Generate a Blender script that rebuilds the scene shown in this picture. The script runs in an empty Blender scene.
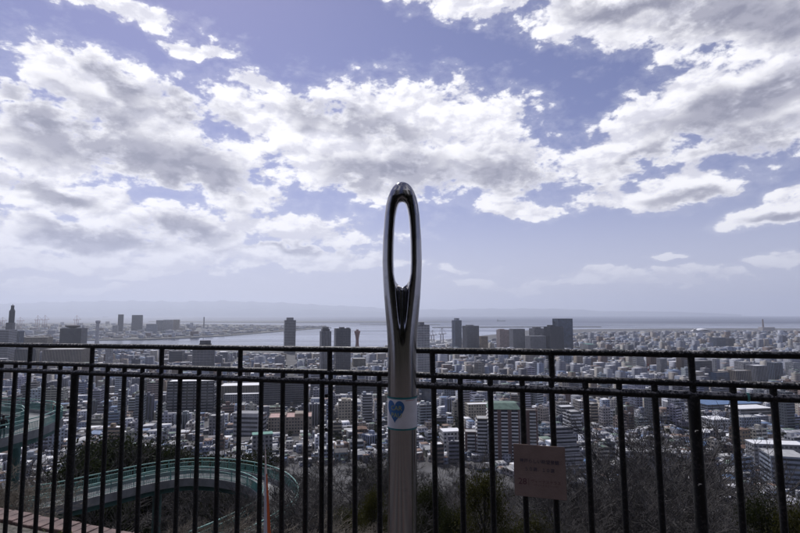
import bpy, bmesh, math, random
import numpy as np
from mathutils import Vector, Matrix

random.seed(7)
RNG = np.random.default_rng(11)
scene = bpy.context.scene
COL = scene.collection
RAD = math.radians

# ------------------------------------------------------------------ camera
CAM_H = 1.6
FPX = 508.0                      # focal length in pixels of the 800 x 533 photograph
PITCH = math.atan(47.5 / FPX)
cam_data = bpy.data.cameras.new('camera')
cam_data.sensor_width = 36.0
cam_data.lens = FPX / 800.0 * 36.0
cam_data.clip_start = 0.05
cam_data.clip_end = 120000.0
cam = bpy.data.objects.new('camera', cam_data)
COL.objects.link(cam)
cam.location = (0, 0, CAM_H)
cam.rotation_euler = (math.pi / 2 + PITCH, 0, 0)
scene.camera = cam

SIN, COS = math.sin(PITCH), math.cos(PITCH)

def ray(px, py):
    cx, cy = (px - 400.0) / FPX, (266.5 - py) / FPX
    return Vector((cx, COS - cy * SIN, SIN + cy * COS))

def at(px, py, Y):
    """point at forward distance Y (metres) seen at a photo pixel"""
    d = ray(px, py)
    return Vector((0, 0, CAM_H)) + d * (Y / d.y)

def project(x, y, z):
    dz = z - CAM_H
    dep = y * COS + dz * SIN
    up = dz * COS - y * SIN
    return 400 + FPX * x / dep, 266.5 - FPX * up / dep

# ------------------------------------------------------------------ light
SUN_AZ, SUN_EL = RAD(-27), RAD(50)       # azimuth measured from +Y towards +X
sun_data = bpy.data.lights.new('sun', 'SUN')
sun_data.energy = 3.2
sun_data.angle = RAD(0.6)
sun_data.color = (1.0, 0.975, 0.955)
sun = bpy.data.objects.new('sun', sun_data)
COL.objects.link(sun)
sun_dir = Vector((math.sin(SUN_AZ) * math.cos(SUN_EL), math.cos(SUN_AZ) * math.cos(SUN_EL), math.sin(SUN_EL)))
sun.rotation_euler = sun_dir.to_track_quat('Z', 'Y').to_euler()
sun.location = (0, 0, 60)

scene.view_settings.view_transform = 'Standard'
scene.view_settings.look = 'None'
scene.view_settings.gamma = 1.0
scene.view_settings.exposure = 0.0
scene.view_settings.use_curve_mapping = False
scene.render.engine = 'CYCLES'
cy = scene.cycles
cy.max_bounces = 6
cy.diffuse_bounces = 2
cy.glossy_bounces = 3
cy.transmission_bounces = 3
cy.volume_bounces = 2
cy.transparent_max_bounces = 8
cy.caustics_reflective = False
cy.caustics_refractive = False
cy.use_denoising = True
try:
    cy.denoiser = 'OPENIMAGEDENOISE'
    cy.denoising_input_passes = 'RGB_ALBEDO_NORMAL'
    cy.denoising_prefilter = 'ACCURATE'
except Exception:
    pass
cy.sample_clamp_indirect = 6.0

# ------------------------------------------------------------------ node helper
class NT:
    def __init__(self, tree):
        self.t = tree
        self.n = tree.nodes
        self.l = tree.links
    def new(self, typ, **kw):
        nd = self.n.new(typ)
        for k, v in kw.items():
            setattr(nd, k, v)
        return nd
    def put(self, sock, val):
        if val is None:
            return
        if isinstance(val, bpy.types.NodeSocket):
            self.l.new(val, sock)
        else:
            sock.default_value = val
    def math(self, op, a, b=None, c=None, clamp=False):
        nd = self.new('ShaderNodeMath', operation=op, use_clamp=clamp)
        for i, v in enumerate((a, b, c)):
            self.put(nd.inputs[i], v) if v is not None else None
        return nd.outputs[0]
    def vmath(self, op, a, b=None):
        nd = self.new('ShaderNodeVectorMath', operation=op)
        self.put(nd.inputs[0], a)
        if b is not None:
            self.put(nd.inputs[1], b)
        return nd.outputs['Value'] if op in ('LENGTH', 'DOT_PRODUCT') else nd.outputs[0]
    def vscale(self, a, s):
        nd = self.new('ShaderNodeVectorMath', operation='SCALE')
        self.put(nd.inputs[0], a)
        self.put(nd.inputs['Scale'], s)
        return nd.outputs[0]
    def noise(self, vec, scale, detail=4, rough=0.55, dist=0.0, dims='3D', out='Fac'):
        nd = self.new('ShaderNodeTexNoise', noise_dimensions=dims)
        self.put(nd.inputs['Vector'], vec)
        nd.inputs['Scale'].default_value = scale
        nd.inputs['Detail'].default_value = detail
        nd.inputs['Roughness'].default_value = rough
        nd.inputs['Distortion'].default_value = dist
        return nd.outputs[out]
    def smooth(self, v, lo, hi, a=0.0, b=1.0, kind='SMOOTHSTEP'):
        nd = self.new('ShaderNodeMapRange', interpolation_type=kind)
        self.put(nd.inputs['Value'], v)
        nd.inputs['From Min'].default_value = lo
        nd.inputs['From Max'].default_value = hi
        nd.inputs['To Min'].default_value = a
        nd.inputs['To Max'].default_value = b
        return nd.outputs['Result']
    def mix(self, f, a, b, blend='MIX'):
        nd = self.new('ShaderNodeMix', data_type='RGBA', blend_type=blend)
        self.put(nd.inputs[0], f)
        self.put(nd.inputs[6], a)
        self.put(nd.inputs[7], b)
        return nd.outputs[2]

# ------------------------------------------------------------------ sky
world = bpy.data.worlds.new('World')
scene.world = world
world.use_nodes = True
W = NT(world.node_tree)
W.n.clear()
SKY_STRENGTH = 0.07
tc = W.new('ShaderNodeTexCoord')
sep = W.new('ShaderNodeSeparateXYZ')
W.l.new(tc.outputs['Generated'], sep.inputs[0])
az = W.math('ARCTAN2', sep.outputs['X'], sep.outputs['Y'])
el = W.math('ARCSINE', sep.outputs['Z'])
comb = W.new('ShaderNodeCombineXYZ')
W.put(comb.inputs[0], az); W.put(comb.inputs[1], el)
p0 = comb.outputs[0]
# flatten the texture space so that puffs are wider than tall
comb2 = W.new('ShaderNodeCombineXYZ')
W.put(comb2.inputs[0], az); W.put(comb2.inputs[1], W.math('MULTIPLY', el, 1.75))
comb2.inputs[2].default_value = 3.7
pn = comb2.outputs[0]

def warp(p, scale, amp, detail):
    nz = W.noise(pn, scale, detail, 0.55, out='Color')
    return W.vmath('ADD', p, W.vscale(W.vmath('SUBTRACT', nz, (0.5, 0.5, 0.5)), amp))

pw = warp(p0, 5.0, 0.085, 2)
pw = warp(pw, 17.0, 0.045, 4)

def angles(px, py):
    d = ray(px, py).normalized()
    return math.atan2(d.x, d.y), math.asin(d.z)

def field(blobs, p, k=0.25):
    cur = None
    for (px, py, rx, ry, tilt) in blobs:
        a0, e0 = angles(px, py)
        ax = (angles(px + rx, py)[0] - angles(px - rx, py)[0]) / 2
        ey = (angles(px, py - ry)[1] - angles(px, py + ry)[1]) / 2
        m = W.new('ShaderNodeMapping', vector_type='TEXTURE')
        W.l.new(p, m.inputs['Vector'])
        m.inputs['Location'].default_value = (a0, e0, 0)
        m.inputs['Rotation'].default_value = (0, 0, RAD(-tilt))
        m.inputs['Scale'].default_value = (ax, ey, 1)
        v = W.math('SUBTRACT', 1.0, W.vmath('LENGTH', m.outputs[0]))
        cur = v if cur is None else W.math('SMOOTH_MAX', cur, v, k)
    return cur

# cloud banks: centre, half axes in the photograph's pixels, tilt (clockwise on screen)
BANKS = [
 (125, 8, 75, 20, -5), (200, 46, 45, 12, -8), (52, 62, 34, 18, 10), (8, 92, 26, 16, 0),
 (120, 100, 120, 36, 14), (40, 140, 120, 42, 6), (180, 160, 130, 42, 18), (265, 85, 40, 12, 0),
 (300, 125, 110, 40, 8), (420, 120, 130, 42, 3), (370, 165, 130, 40, 6), (480, 160, 100, 42, 12), (520, 205, 50, 12, 10),
 (60, 200, 120, 28, 6), (200, 228, 90, 20, 4), (300, 232, 100, 18, 4), (80, 240, 150, 18, 2), (250, 255, 150, 12, 2),
 (120, 262, 190, 11, 1), (330, 268, 140, 7, 1), (40, 282, 130, 7, 0), (540, 284, 120, 5, 0),
 (470, -8, 95, 24, 4), (620, 14, 130, 34, 8), (745, 20, 150, 52, 14), (690, 110, 110, 40, -16), (770, 105, 120, 56, -8),
 (640, 145, 90, 30, -20), (660, 190, 110, 20, -4), (690, 178, 60, 18, -10), (625, 205, 60, 10, 0), (780, 212, 60, 16, -6), (790, 192, 30, 10, 0),
 (600, 278, 60, 6, 2), (672, 262, 22, 5, 2), (790, 265, 34, 7, 0), (690, 280, 70, 5, 0),
]
CORES = [
 (128, 150, 152, 38, 14), (45, 128, 70, 22, 5), (115, 82, 42, 12, 28), (195, 112, 46, 15, 10), (205, 188, 46, 14, 10), (190, 232, 55, 12, 4), (60, 196, 50, 9, 8),
 (405, 172, 80, 24, 8), (505, 172, 62, 25, 8), (345, 120, 55, 16, 4), (440, 190, 50, 12, 4), (300, 250, 70, 8, 2), (90, 238, 80, 9, 2), (385, 130, 40, 14, 0),
 (735, 22, 120, 28, 12), (640, 6, 90, 14, 6), (745, 108, 95, 26, -12), (650, 160, 55, 12, -18), (770, 140, 70, 20, -6), (700, 190, 70, 8, -4), (590, 190, 20, 8, 0), (790, 218, 40, 6, 0),
]
F = field(BANKS, pw, 0.3)
K = field(CORES, pw, 0.3)
# the same kind of sky goes on outside the frame
big = W.noise(pn, 3.1, 3, 0.5, 0.3)
Fbg = W.smooth(big, 0.36, 0.72, -0.9, 0.75, 'LINEAR')
Kbg = W.smooth(big, 0.50, 0.80, -0.9, 0.6, 'LINEAR')
wa = W.smooth(W.math('ABSOLUTE', az), RAD(39), RAD(52))
we = W.smooth(el, RAD(33), RAD(42))
wout = W.math('MAXIMUM', wa, we)
F = W.math('ADD', W.math('MULTIPLY', F, W.math('SUBTRACT', 1.0, wout)), W.math('MULTIPLY', Fbg, wout))
K = W.math('ADD', W.math('MULTIPLY', K, W.math('SUBTRACT', 1.0, wout)), W.math('MULTIPLY', Kbg, wout))
n1 = W.noise(pn, 13.0, 9, 0.62, 0.25)
n1b = W.noise(W.vmath('ADD', pn, (-0.009, 0.026, 0.0)), 13.0, 8, 0.58, 0.25)
n1a = W.noise(pn, 13.0, 8, 0.58, 0.25)
n2 = W.noise(pn, 46.0, 6, 0.6, 0.2)
def billow(vec):
    v = W.new('ShaderNodeTexVoronoi', feature='F1', voronoi_dimensions='2D', normalize=True)
    W.put(v.inputs['Vector'], vec)
    v.inputs['Scale'].default_value = 15.0
    v.inputs['Detail'].default_value = 2.0
    v.inputs['Roughness'].default_value = 0.55
    v.inputs['Lacunarity'].default_value = 2.3
    return v.outputs['Distance']
pnw = W.vmath('ADD', pn, W.vscale(W.vmath('SUBTRACT', W.noise(pn, 26.0, 3, 0.5, out='Color'), (0.5, 0.5, 0.5)), 0.03))
b1 = billow(pnw)
b1b = billow(W.vmath('ADD', pnw, (-0.006, 0.022, 0.0)))
D = W.math('ADD', W.math('MULTIPLY_ADD', F, 1.15, -0.07), W.math('MULTIPLY', W.math('SUBTRACT', n1, 0.5), 2.0))
D = W.math('ADD', D, W.math('MULTIPLY', W.math('SUBTRACT', 0.40, b1), 1.15))
D = W.math('ADD', D, W.math('MULTIPLY', W.math('SUBTRACT', n2, 0.5), 0.75))
alpha = W.math('MAXIMUM', W.smooth(D, 0.0, 0.38), W.smooth(D, -0.45, 0.2, 0.0, 0.15))
nlow = W.noise(pn, 11.0, 3, 0.45, 0.25)
KD = W.math('ADD', W.math('MULTIPLY', K, 1.0), W.math('MULTIPLY', W.math('SUBTRACT', nlow, 0.5), 1.5))
core = W.smooth(KD, -0.45, 0.62)
core = W.math('MULTIPLY', core, W.smooth(D, 0.12, 0.85, 0.0, 0.92))
relief = W.smooth(W.math('ADD', W.math('SUBTRACT', n1a, n1b), W.math('MULTIPLY', W.math('SUBTRACT', b1b, b1), 0.3)), -0.13, 0.10)
sky = W.new('ShaderNodeTexSky', sky_type='NISHITA')
sky.sun_disc = False
sky.sun_elevation = SUN_EL
sky.sun_rotation = SUN_AZ
sky.altitude = 160
sky.air_density = 1.0
sky.dust_density = 0.35
sky.ozone_density = 1.6
WB = (1.07, 0.86, 1.13, 1)      # the photograph's violet white balance
blue = W.mix(1.0, sky.outputs[0], WB, 'MULTIPLY')
veil = W.smooth(el, RAD(-2.0), RAD(17.0), 0.93, 0.0)     # thin haze layer low in the sky, all round
blue = W.mix(veil, blue, (8.1, 8.6, 10.9, 1))
lit = W.mix(relief, (10.6, 10.6, 11.9, 1), (15.4, 15.3, 15.8, 1))
dark = W.mix(relief, (3.3, 3.4, 4.7, 1), (5.0, 5.05, 6.4, 1))
cloud = W.mix(core, lit, dark)
low = W.smooth(el, RAD(1.0), RAD(11.0), 0.30, 1.0)
col = W.mix(W.math('MULTIPLY', alpha, low), blue, cloud)
bg = W.new('ShaderNodeBackground')
W.put(bg.inputs['Color'], col)
bg.inputs['Strength'].default_value = SKY_STRENGTH
wo = W.new('ShaderNodeOutputWorld')
W.l.new(bg.outputs[0], wo.inputs['Surface'])
world.cycles.sampling_method = 'MANUAL'
world.cycles.sample_map_resolution = 1024

# ------------------------------------------------------------------ materials
MATS = {}
def material(name, color, rough=0.7, metal=0.0, var=0.15, scale=8.0, bump=0.0, bscale=40.0, spec=0.5, coords='Object', color2=None, cscale=None):
    """principled material whose base colour is broken up by noise between color and color2"""
    if name in MATS:
        return MATS[name]
    m = bpy.data.materials.new(name)
    m.use_nodes = True
    T = NT(m.node_tree)
    b = T.n['Principled BSDF']
    t = T.new('ShaderNodeTexCoord')
    vec = t.outputs[coords]
    c2 = color2 if color2 else tuple(max(0.0, c * (1 - var * 2)) for c in color)
    f = T.smooth(T.noise(vec, scale, 5, 0.6), 0.32, 0.68)
    T.put(b.inputs['Base Color'], T.mix(f, (*c2, 1), (*color, 1)))
    b.inputs['Roughness'].default_value = rough
    b.inputs['Metallic'].default_value = metal
    b.inputs['Specular IOR Level'].default_value = spec
    if bump:
        bp = T.new('ShaderNodeBump')
        bp.inputs['Strength'].default_value = bump
        bp.inputs['Distance'].default_value = 0.01
        T.l.new(T.noise(vec, bscale, 4, 0.6), bp.inputs['Height'])
        T.l.new(bp.outputs[0], b.inputs['Normal'])
    MATS[name] = m
    return m

def nodes_of(m):
    T = NT(m.node_tree)
    return T, T.n['Principled BSDF']

# ------------------------------------------------------------------ mesh helpers
def link(o, parent=None):
    COL.objects.link(o)
    if parent is not None:
        o.parent = parent
    return o

def tag(o, label=None, cat=None, group=None, kind=None):
    if label: o['label'] = label
    if cat: o['category'] = cat
    if group: o['group'] = group
    if kind: o['kind'] = kind
    return o

def empty(name, loc, label=None, cat=None, group=None, rz=0.0):
    o = bpy.data.objects.new(name, None)
    o.location = loc
    o.rotation_euler = (0, 0, rz)
    o.empty_display_size = 0.1
    link(o)
    return tag(o, label, cat, group)

class MB:
    """collects shapes, builds them as one mesh object"""
    def __init__(self):
        self.v = []; self.f = []; self.n = 0; self.smooth = []
    def add(self, verts, faces, smooth=False):
        b = self.n
        self.v.append(np.asarray(verts, dtype=float).reshape(-1, 3))
        self.n += len(self.v[-1])
        for f in faces:
            self.f.append(tuple(i + b for i in f)); self.smooth.append(smooth)
        return self
    def box(self, x0, x1, y0, y1, z0, z1, M=None, bottom=True):
        v = np.array([(x0, y0, z0), (x1, y0, z0), (x1, y1, z0), (x0, y1, z0), (x0, y0, z1), (x1, y0, z1), (x1, y1, z1), (x0, y1, z1)], float)
        if M is not None:
            v = np.array([tuple(M @ Vector(p)) for p in v])
        f = [(4, 5, 6, 7), (0, 1, 5, 4), (1, 2, 6, 5), (2, 3, 7, 6), (3, 0, 4, 7)]
        if bottom: f.append((3, 2, 1, 0))
        return self.add(v, f)
    def quad(self, a, b, c, d):
        return self.add([a, b, c, d], [(0, 1, 2, 3)])
    def tube(self, pts, radii, sides=8, caps=True, smooth=True):
        pts = [Vector(p) for p in pts]
        if not hasattr(radii, '__len__'): radii = [radii] * len(pts)
        rings = []
        prev = None
        for i, p in enumerate(pts):
            d = (pts[min(i + 1, len(pts) - 1)] - pts[max(i - 1, 0)])
            d = d.normalized() if d.length > 1e-9 else Vector((0, 0, 1))
            if prev is None:
                a = Vector((0, 0, 1)) if abs(d.z) < 0.9 else Vector((1, 0, 0))
                u = d.cross(a).normalized()
            else:
                u = (prev - d * prev.dot(d))
                u = u.normalized() if u.length > 1e-6 else d.orthogonal().normalized()
            prev = u
            w = d.cross(u)
            for k in range(sides):
                t = 2 * math.pi * k / sides
                rings.append(tuple(p + (u * math.cos(t) + w * math.sin(t)) * radii[i]))
        f = []
        for i in range(len(pts) - 1):
            for k in range(sides):
                k2 = (k + 1) % sides
                f.append((i * sides + k, i * sides + k2, (i + 1) * sides + k2, (i + 1) * sides + k))
        self.add(rings, f, smooth)
        if caps:
            self.add(rings[:sides], [tuple(reversed(range(sides)))])       # caps get their own vertices: the sides keep clean normals
            self.add(rings[-sides:], [tuple(range(sides))])
        return self
    def mesh(self, name, mat=None):
        me = bpy.data.meshes.new(name)
        v = np.concatenate(self.v) if self.v else np.zeros((0, 3))
        me.from_pydata(v.tolist(), [], self.f)
        if any(self.smooth):
            me.polygons.foreach_set('use_smooth', self.smooth)
        if mat: me.materials.append(mat)
        me.update()
        return me
    def build(self, name, mat=None, parent=None, kind=None):
        o = bpy.data.objects.new(name, self.mesh(name, mat))
        link(o, parent)
        if kind: o['kind'] = kind
        return o

def np_mesh(name, verts, quads, mat=None, smooth=False):
    """fast mesh from numpy quads (all quads or all tris)"""
    me = bpy.data.meshes.new(name)
    verts = np.asarray(verts, np.float32); quads = np.asarray(quads, np.int32)
    k = quads.shape[1]
    me.vertices.add(len(verts)); me.vertices.foreach_set('co', verts.ravel())
    me.loops.add(quads.size); me.loops.foreach_set('vertex_index', quads.ravel())
    me.polygons.add(len(quads))
    me.polygons.foreach_set('loop_start', np.arange(0, quads.size, k, dtype=np.int32))
    me.polygons.foreach_set('loop_total', np.full(len(quads), k, np.int32))
    if smooth:
        me.polygons.foreach_set('use_smooth', np.ones(len(quads), bool))
    if mat: me.materials.append(mat)
    me.update(calc_edges=True)
    return me

def new_obj(name, me, parent=None, kind=None):
    o = bpy.data.objects.new(name, me)
    link(o, parent)
    if kind: o['kind'] = kind
    return o

# ------------------------------------------------------------------ site: fence line, terrace edge, hill profile
ALPHA = RAD(19.4)                       # the fence comes nearer towards the right
FO = Vector((0, 2.2, 0))                # fence line passes here
FS = Vector((math.cos(ALPHA), -math.sin(ALPHA), 0))
FN = Vector((math.sin(ALPHA), math.cos(ALPHA), 0))     # outward, towards the city
SEA = -160.0
EDGE = 0.97                             # terrace ends this far beyond the fence

HP = np.array([(0, 0.2), (1.5, 1.3), (10, 6.2), (30, 17.5), (60, 33), (100, 50), (200, 88), (300, 113), (400, 126), (500, 131), (1000, 143), (2000, 154), (2600, 157), (99999, 157)])
def ground_z(x, y):
    x = np.asarray(x, float); y = np.asarray(y, float)
    q = x * FN.x + (y - FO.y) * FN.y - EDGE
    r = np.hypot(x, y)
    w = np.clip((r - 12) / 60.0, 0, 1); w = w * w * (3 - 2 * w)
    D = np.maximum(q * (1 - w) + r * w, 0)
    D = np.where(r > 72, r, D)
    z = -np.interp(D, HP[:, 0], HP[:, 1])
    bumpy = (np.sin(x * 0.11 + 1.3) * np.sin(y * 0.09) + 0.5 * np.sin(x * 0.31 + y * 0.23)) * np.clip((r - 6) / 30, 0, 1) * np.clip((420 - r) / 100, 0, 1)
    return np.where(q < 0, -0.25, z + bumpy * 0.9)

# coast, as forward distance along each photo column
def depth_on_sea(py):
    return (CAM_H - SEA) * FPX / (py - 314.0)
COAST = [(-900, 345), (-60, 344), (100, 345), (150, 346.5), (200, 347), (300, 348), (345, 349), (385, 347), (430, 341), (460, 338), (500, 334), (530, 330), (600, 329), (700, 328.4), (800, 328.4), (900, 329), (1700, 331)]
CX = np.array([(c[0] - 400) / FPX for c in COAST]); CY = np.array([depth_on_sea(c[1]) for c in COAST])
def coast_Y(u):
    return np.interp(u, CX, CY)

def polar_grid(az0, az1, na, rfun, nr, r0):
    A = np.linspace(az0, az1, na)
    V = np.zeros((na, nr, 3))
    for i, a in enumerate(A):
        r = np.geomspace(r0, rfun(a), nr)
        V[i, :, 0] = np.sin(a) * r; V[i, :, 1] = np.cos(a) * r
    idx = np.arange(na * nr).reshape(na, nr)
    Q = np.stack([idx[:-1, :-1], idx[:-1, 1:], idx[1:, 1:], idx[1:, :-1]], -1).reshape(-1, 4)
    return V.reshape(-1, 3), Q

def coast_r(a):
    if abs(a) > RAD(62):
        a = math.copysign(RAD(62), a)
    u = math.tan(a)
    return float(coast_Y(u)) * math.hypot(1, u)

V, Q = polar_grid(RAD(-88), RAD(88), 221, coast_r, 190, 1.2)
V[:, 2] = ground_z(V[:, 0], V[:, 1])
# a quay wall down to the water along the coast
rim = np.arange(221) * 190 + 189
low = V[rim].copy(); low[:, 2] = SEA - 4
nb = len(V)
V = np.vstack([V, low])
ex = np.stack([rim[:-1], nb + np.arange(220), nb + np.arange(1, 221), rim[1:]], -1)
Q = np.vstack([Q, ex])
m_ground = material('city_ground', (0.10, 0.098, 0.10), 0.9, var=0.25, scale=0.03)
T, b = nodes_of(m_ground)
geo = T.new('ShaderNodeNewGeometry'); sx = T.new('ShaderNodeSeparateXYZ')
T.l.new(geo.outputs['Position'], sx.inputs[0])
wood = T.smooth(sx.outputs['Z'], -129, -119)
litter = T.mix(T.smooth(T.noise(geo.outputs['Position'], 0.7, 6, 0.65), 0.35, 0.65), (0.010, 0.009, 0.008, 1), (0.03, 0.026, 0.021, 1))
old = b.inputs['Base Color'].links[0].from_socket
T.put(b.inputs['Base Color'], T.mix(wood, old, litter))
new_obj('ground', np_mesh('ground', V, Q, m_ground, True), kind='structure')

# sea: one sheet to the horizon
m_sea = bpy.data.materials.new('sea_water'); m_sea.use_nodes = True
T, b = nodes_of(m_sea)
geo = T.new('ShaderNodeNewGeometry')
mp = T.new('ShaderNodeMapping'); T.l.new(geo.outputs['Position'], mp.inputs['Vector'])
mp.inputs['Scale'].default_value = (0.00022, 0.0011, 1)
streak = T.noise(mp.outputs[0], 1.0, 5, 0.6)
b.inputs['Base Color'].default_value = (0.018, 0.032, 0.075, 1)
sy = T.new('ShaderNodeSeparateXYZ'); T.l.new(geo.outputs['Position'], sy.inputs[0])
open_sea = T.smooth(sy.outputs['Y'], 5000, 10500)      # sheltered harbour water lies calm
T.put(b.inputs['Roughness'], T.math('ADD', T.math('MULTIPLY', open_sea, .36), T.smooth(streak, 0.40, 0.62, 0.05, 0.22)))
b.inputs['IOR'].default_value = 1.33
bp = T.new('ShaderNodeBump'); bp.inputs['Strength'].default_value = 0.35; bp.inputs['Distance'].default_value = 1.0
T.l.new(T.noise(geo.outputs['Position'], 0.03, 4, 0.6), bp.inputs['Height']); T.l.new(bp.outputs[0], b.inputs['Normal'])
n = 128
sea_r = [600.0, 2000.0, 8000.0, 47000.0]
V = [(0, 0, SEA)] ; 
V = []
for r in sea_r:
    for k in range(n):
        a = 2 * math.pi * k / n
        V.append((math.sin(a) * r, math.cos(a) * r, SEA))
Q = []
for i in range(3):
    for k in range(n):
        k2 = (k + 1) % n
        Q.append((i * n + k, (i + 1) * n + k, (i + 1) * n + k2, i * n + k2))
new_obj('sea', np_mesh('sea', V, np.array(Q)[:, ::-1], m_sea), kind='structure')

# islands: port island, airport island and the outer breakwaters
m_land = material('reclaimed_land', (0.13, 0.13, 0.12), 0.9, var=0.25, scale=0.004)
def island(name, outline, h=4.0):
    pts = []
    for px, py in outline:
        Y = depth_on_sea(py); pts.append(((px - 400) / FPX * Y, Y))
    nn = len(pts)
    m = MB()
    m.add([(x, y, SEA + h) for x, y in pts] + [(x, y, SEA - 2) for x, y in pts],
          [tuple(range(nn))] + [(i, i + nn, (i + 1) % nn + nn, (i + 1) % nn) for i in range(nn)])
    o = m.build(name, m_land, kind='structure')
    bm = bmesh.new(); bm.from_mesh(o.data); bmesh.ops.recalc_face_normals(bm, faces=bm.faces); bm.to_mesh(o.data); bm.free()
    return pts
island('port_island', [(-420, 340), (60, 340.4), (140, 339.6), (185, 338), (230, 335.6), (270, 332.4), (305, 329.6), (332, 327.6), (326, 326.3), (280, 325.4), (210, 324.2), (120, 323.3), (-420, 322.6)])
island('airport_island', [(150, 321.9), (250, 322.6), (392, 322.5), (470, 322.0), (392, 321.4), (250, 321.2), (150, 321.3)], 6)
island('breakwater', [(432, 327.6), (520, 327.2), (600, 327.0), (600, 326.6), (520, 326.8), (432, 327.2)], 6)
island('far_breakwater', [(360, 324.4), (440, 325.0), (440, 324.7), (360, 324.1)], 5)

# far mountains across the bay
m_hill = material('far_hills', (0.17, 0.19, 0.22), 0.95, var=0.08, scale=0.0006)
def ridge(name, Y, profile, seed, depth=5000.0, rough=1.0):
    xs = np.linspace(profile[0][0], profile[-1][0], 240)
    ys = np.interp(xs, [p[0] for p in profile], [p[1] for p in profile])
    rg = np.random.default_rng(seed)
    nz = sum(np.interp(xs, np.linspace(xs[0], xs[-1], k), rg.normal(0, 1, k)) * (0.9 / (i + 1)) for i, k in enumerate((14, 34, 80)))
    ys = np.minimum(ys + nz * 0.42 * rough, 314.6)
    rows = []
    for j, t in enumerate(np.linspace(0, 1, 9)):
        hgt = math.sin(t * math.pi) ** 0.8 if t < 0.5 else math.sin(t * math.pi)
        Yj = Y + (t - 0.5) * depth
        zc = (314.0 - ys) / FPX * Y + CAM_H
        hh = np.maximum(zc - SEA, 8)
        jit = 1 + 0.16 * np.sin(xs * 0.21 + j * 1.7) * math.sin(t * math.pi) * (0 if abs(t - .5) < .01 else 1)
        rows.append(np.stack([(xs - 400) / FPX * Yj, np.full_like(xs, Yj), SEA - 3 + hh * hgt * jit], -1))
    V = np.array(rows); a, c = V.shape[:2]
    idx = np.arange(a * c).reshape(a, c)
    Q = np.stack([idx[:-1, :-1], idx[:-1, 1:], idx[1:, 1:], idx[1:, :-1]], -1).reshape(-1, 4)
    new_obj(name, np_mesh(name, V.reshape(-1, 3), Q, m_hill, True), kind='structure')
ridge('mountains', 42500, [(-400, 303), (-60, 304.5), (40, 303), (110, 301.8), (180, 302.6), (225, 301.2), (270, 303), (330, 305.4), (400, 308), (450, 309.5), (485, 308.4), (560, 309.2), (600, 311.4), (660, 311.8), (695, 312.3), (740, 314.5)], 3)
ridge('mountains', 36500, [(-300, 310), (-20, 309.5), (60, 310.2), (140, 309.0), (200, 308.6), (300, 309.6), (370, 311.2), (420, 313.5), (440, 314.5)], 8, 3500, 0.7)

# ------------------------------------------------------------------ terrace and hill behind the viewer
m_pave = material('terrace_paving', (0.11, 0.10, 0.095), 0.85, var=0.2, scale=3.0, bump=0.3, bscale=60)
T, b = nodes_of(m_pave)          # made-up grey and brick red bands, out of view, added to streak the needle's reflection
geo = T.new('ShaderNodeNewGeometry'); sb = T.vmath('DOT_PRODUCT', geo.outputs['Position'], tuple(FS))
fr = T.math('FRACT', T.math('DIVIDE', T.math('ADD', sb, 40.2), 1.5))
oldc = b.inputs['Base Color'].links[0].from_socket
redc = T.mix(T.math('LESS_THAN', fr, .22), oldc, (.085, .052, .045, 1))
T.put(b.inputs['Base Color'], T.mix(T.math('GREATER_THAN', fr, .62), redc, (.045, .045, .048, 1)))
m = MB()
SA, SB = -30.0, 30.0
def fpt(s, q, z=0.0):
    p = FO + FS * s + FN * q
    return (p.x, p.y, z)
m.quad(fpt(SA, -11), fpt(SB, -11), fpt(SB, 0.28), fpt(SA, 0.28))
m.build('terrace', m_pave, kind='structure')
m_soil = material('gravelly_soil', (0.16, 0.145, 0.125), 0.95, color2=(0.05, 0.05, 0.04), scale=26, bump=0.8, bscale=90)
m = MB()
m.box(SA, SB, 0.28, 0.755, -0.3, -0.004, Matrix(((FS.x, FN.x, 0, FO.x), (FS.y, FN.y, 0, FO.y), (0, 0, 1, 0), (0, 0, 0, 1))))
m.build('planting_strip', m_soil, kind='structure')
FM = Matrix(((FS.x, FN.x, 0, FO.x), (FS.y, FN.y, 0, FO.y), (0, 0, 1, 0), (0, 0, 0, 1)))
# brick edging at the end of the terrace
edging = empty('brick_edging', fpt(-3.0, 0.885), 'row of reddish brown bricks edging the grass strip behind the railing at lower left', 'edging')
m_brick = material('edging_brick', (0.20, 0.135, 0.12), 0.85, color2=(0.11, 0.075, 0.07), scale=7, bump=0.4, bscale=80, coords='Object')
m = MB(); m.box(-6.2, 5.5, 0.757, 0.955, -0.35, -0.028, FM)
o = m.build('mortar_bed', material('mortar', (0.12, 0.11, 0.10), 0.95), edging); o.matrix_parent_inverse = Matrix.Translation(-Vector(edging.location))
brick_meshes = []
for k in range(5):
    bm = bmesh.new(); bmesh.ops.create_cube(bm, size=1)
    for v in bm.verts:
        v.co.x *= 0.094 + 0.004 * random.random(); v.co.y *= 0.165; v.co.z *= 0.06
        v.co += Vector((random.uniform(-.002, .002), random.uniform(-.004, .004), random.uniform(-.002, .002)))
    bmesh.ops.bevel(bm, geom=bm.edges[:], offset=0.004, segments=1, affect='EDGES')
    me = bpy.data.meshes.new('brick'); bm.to_mesh(me); bm.free(); me.materials.append(m_brick); brick_meshes.append(me)
for k in range(56):
    s = -6.1 + k * 0.1045
    o = bpy.data.objects.new('brick', brick_meshes[k % 5]); link(o, edging)
    o.location = Vector(fpt(s, 0.850 + random.uniform(-.004, .004), -0.014 + random.uniform(-.004, .004))) - Vector(edging.location)
    o.rotation_euler = (random.uniform(-.02, .02), random.uniform(-.02, .02), -ALPHA + random.uniform(-.02, .02))

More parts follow.
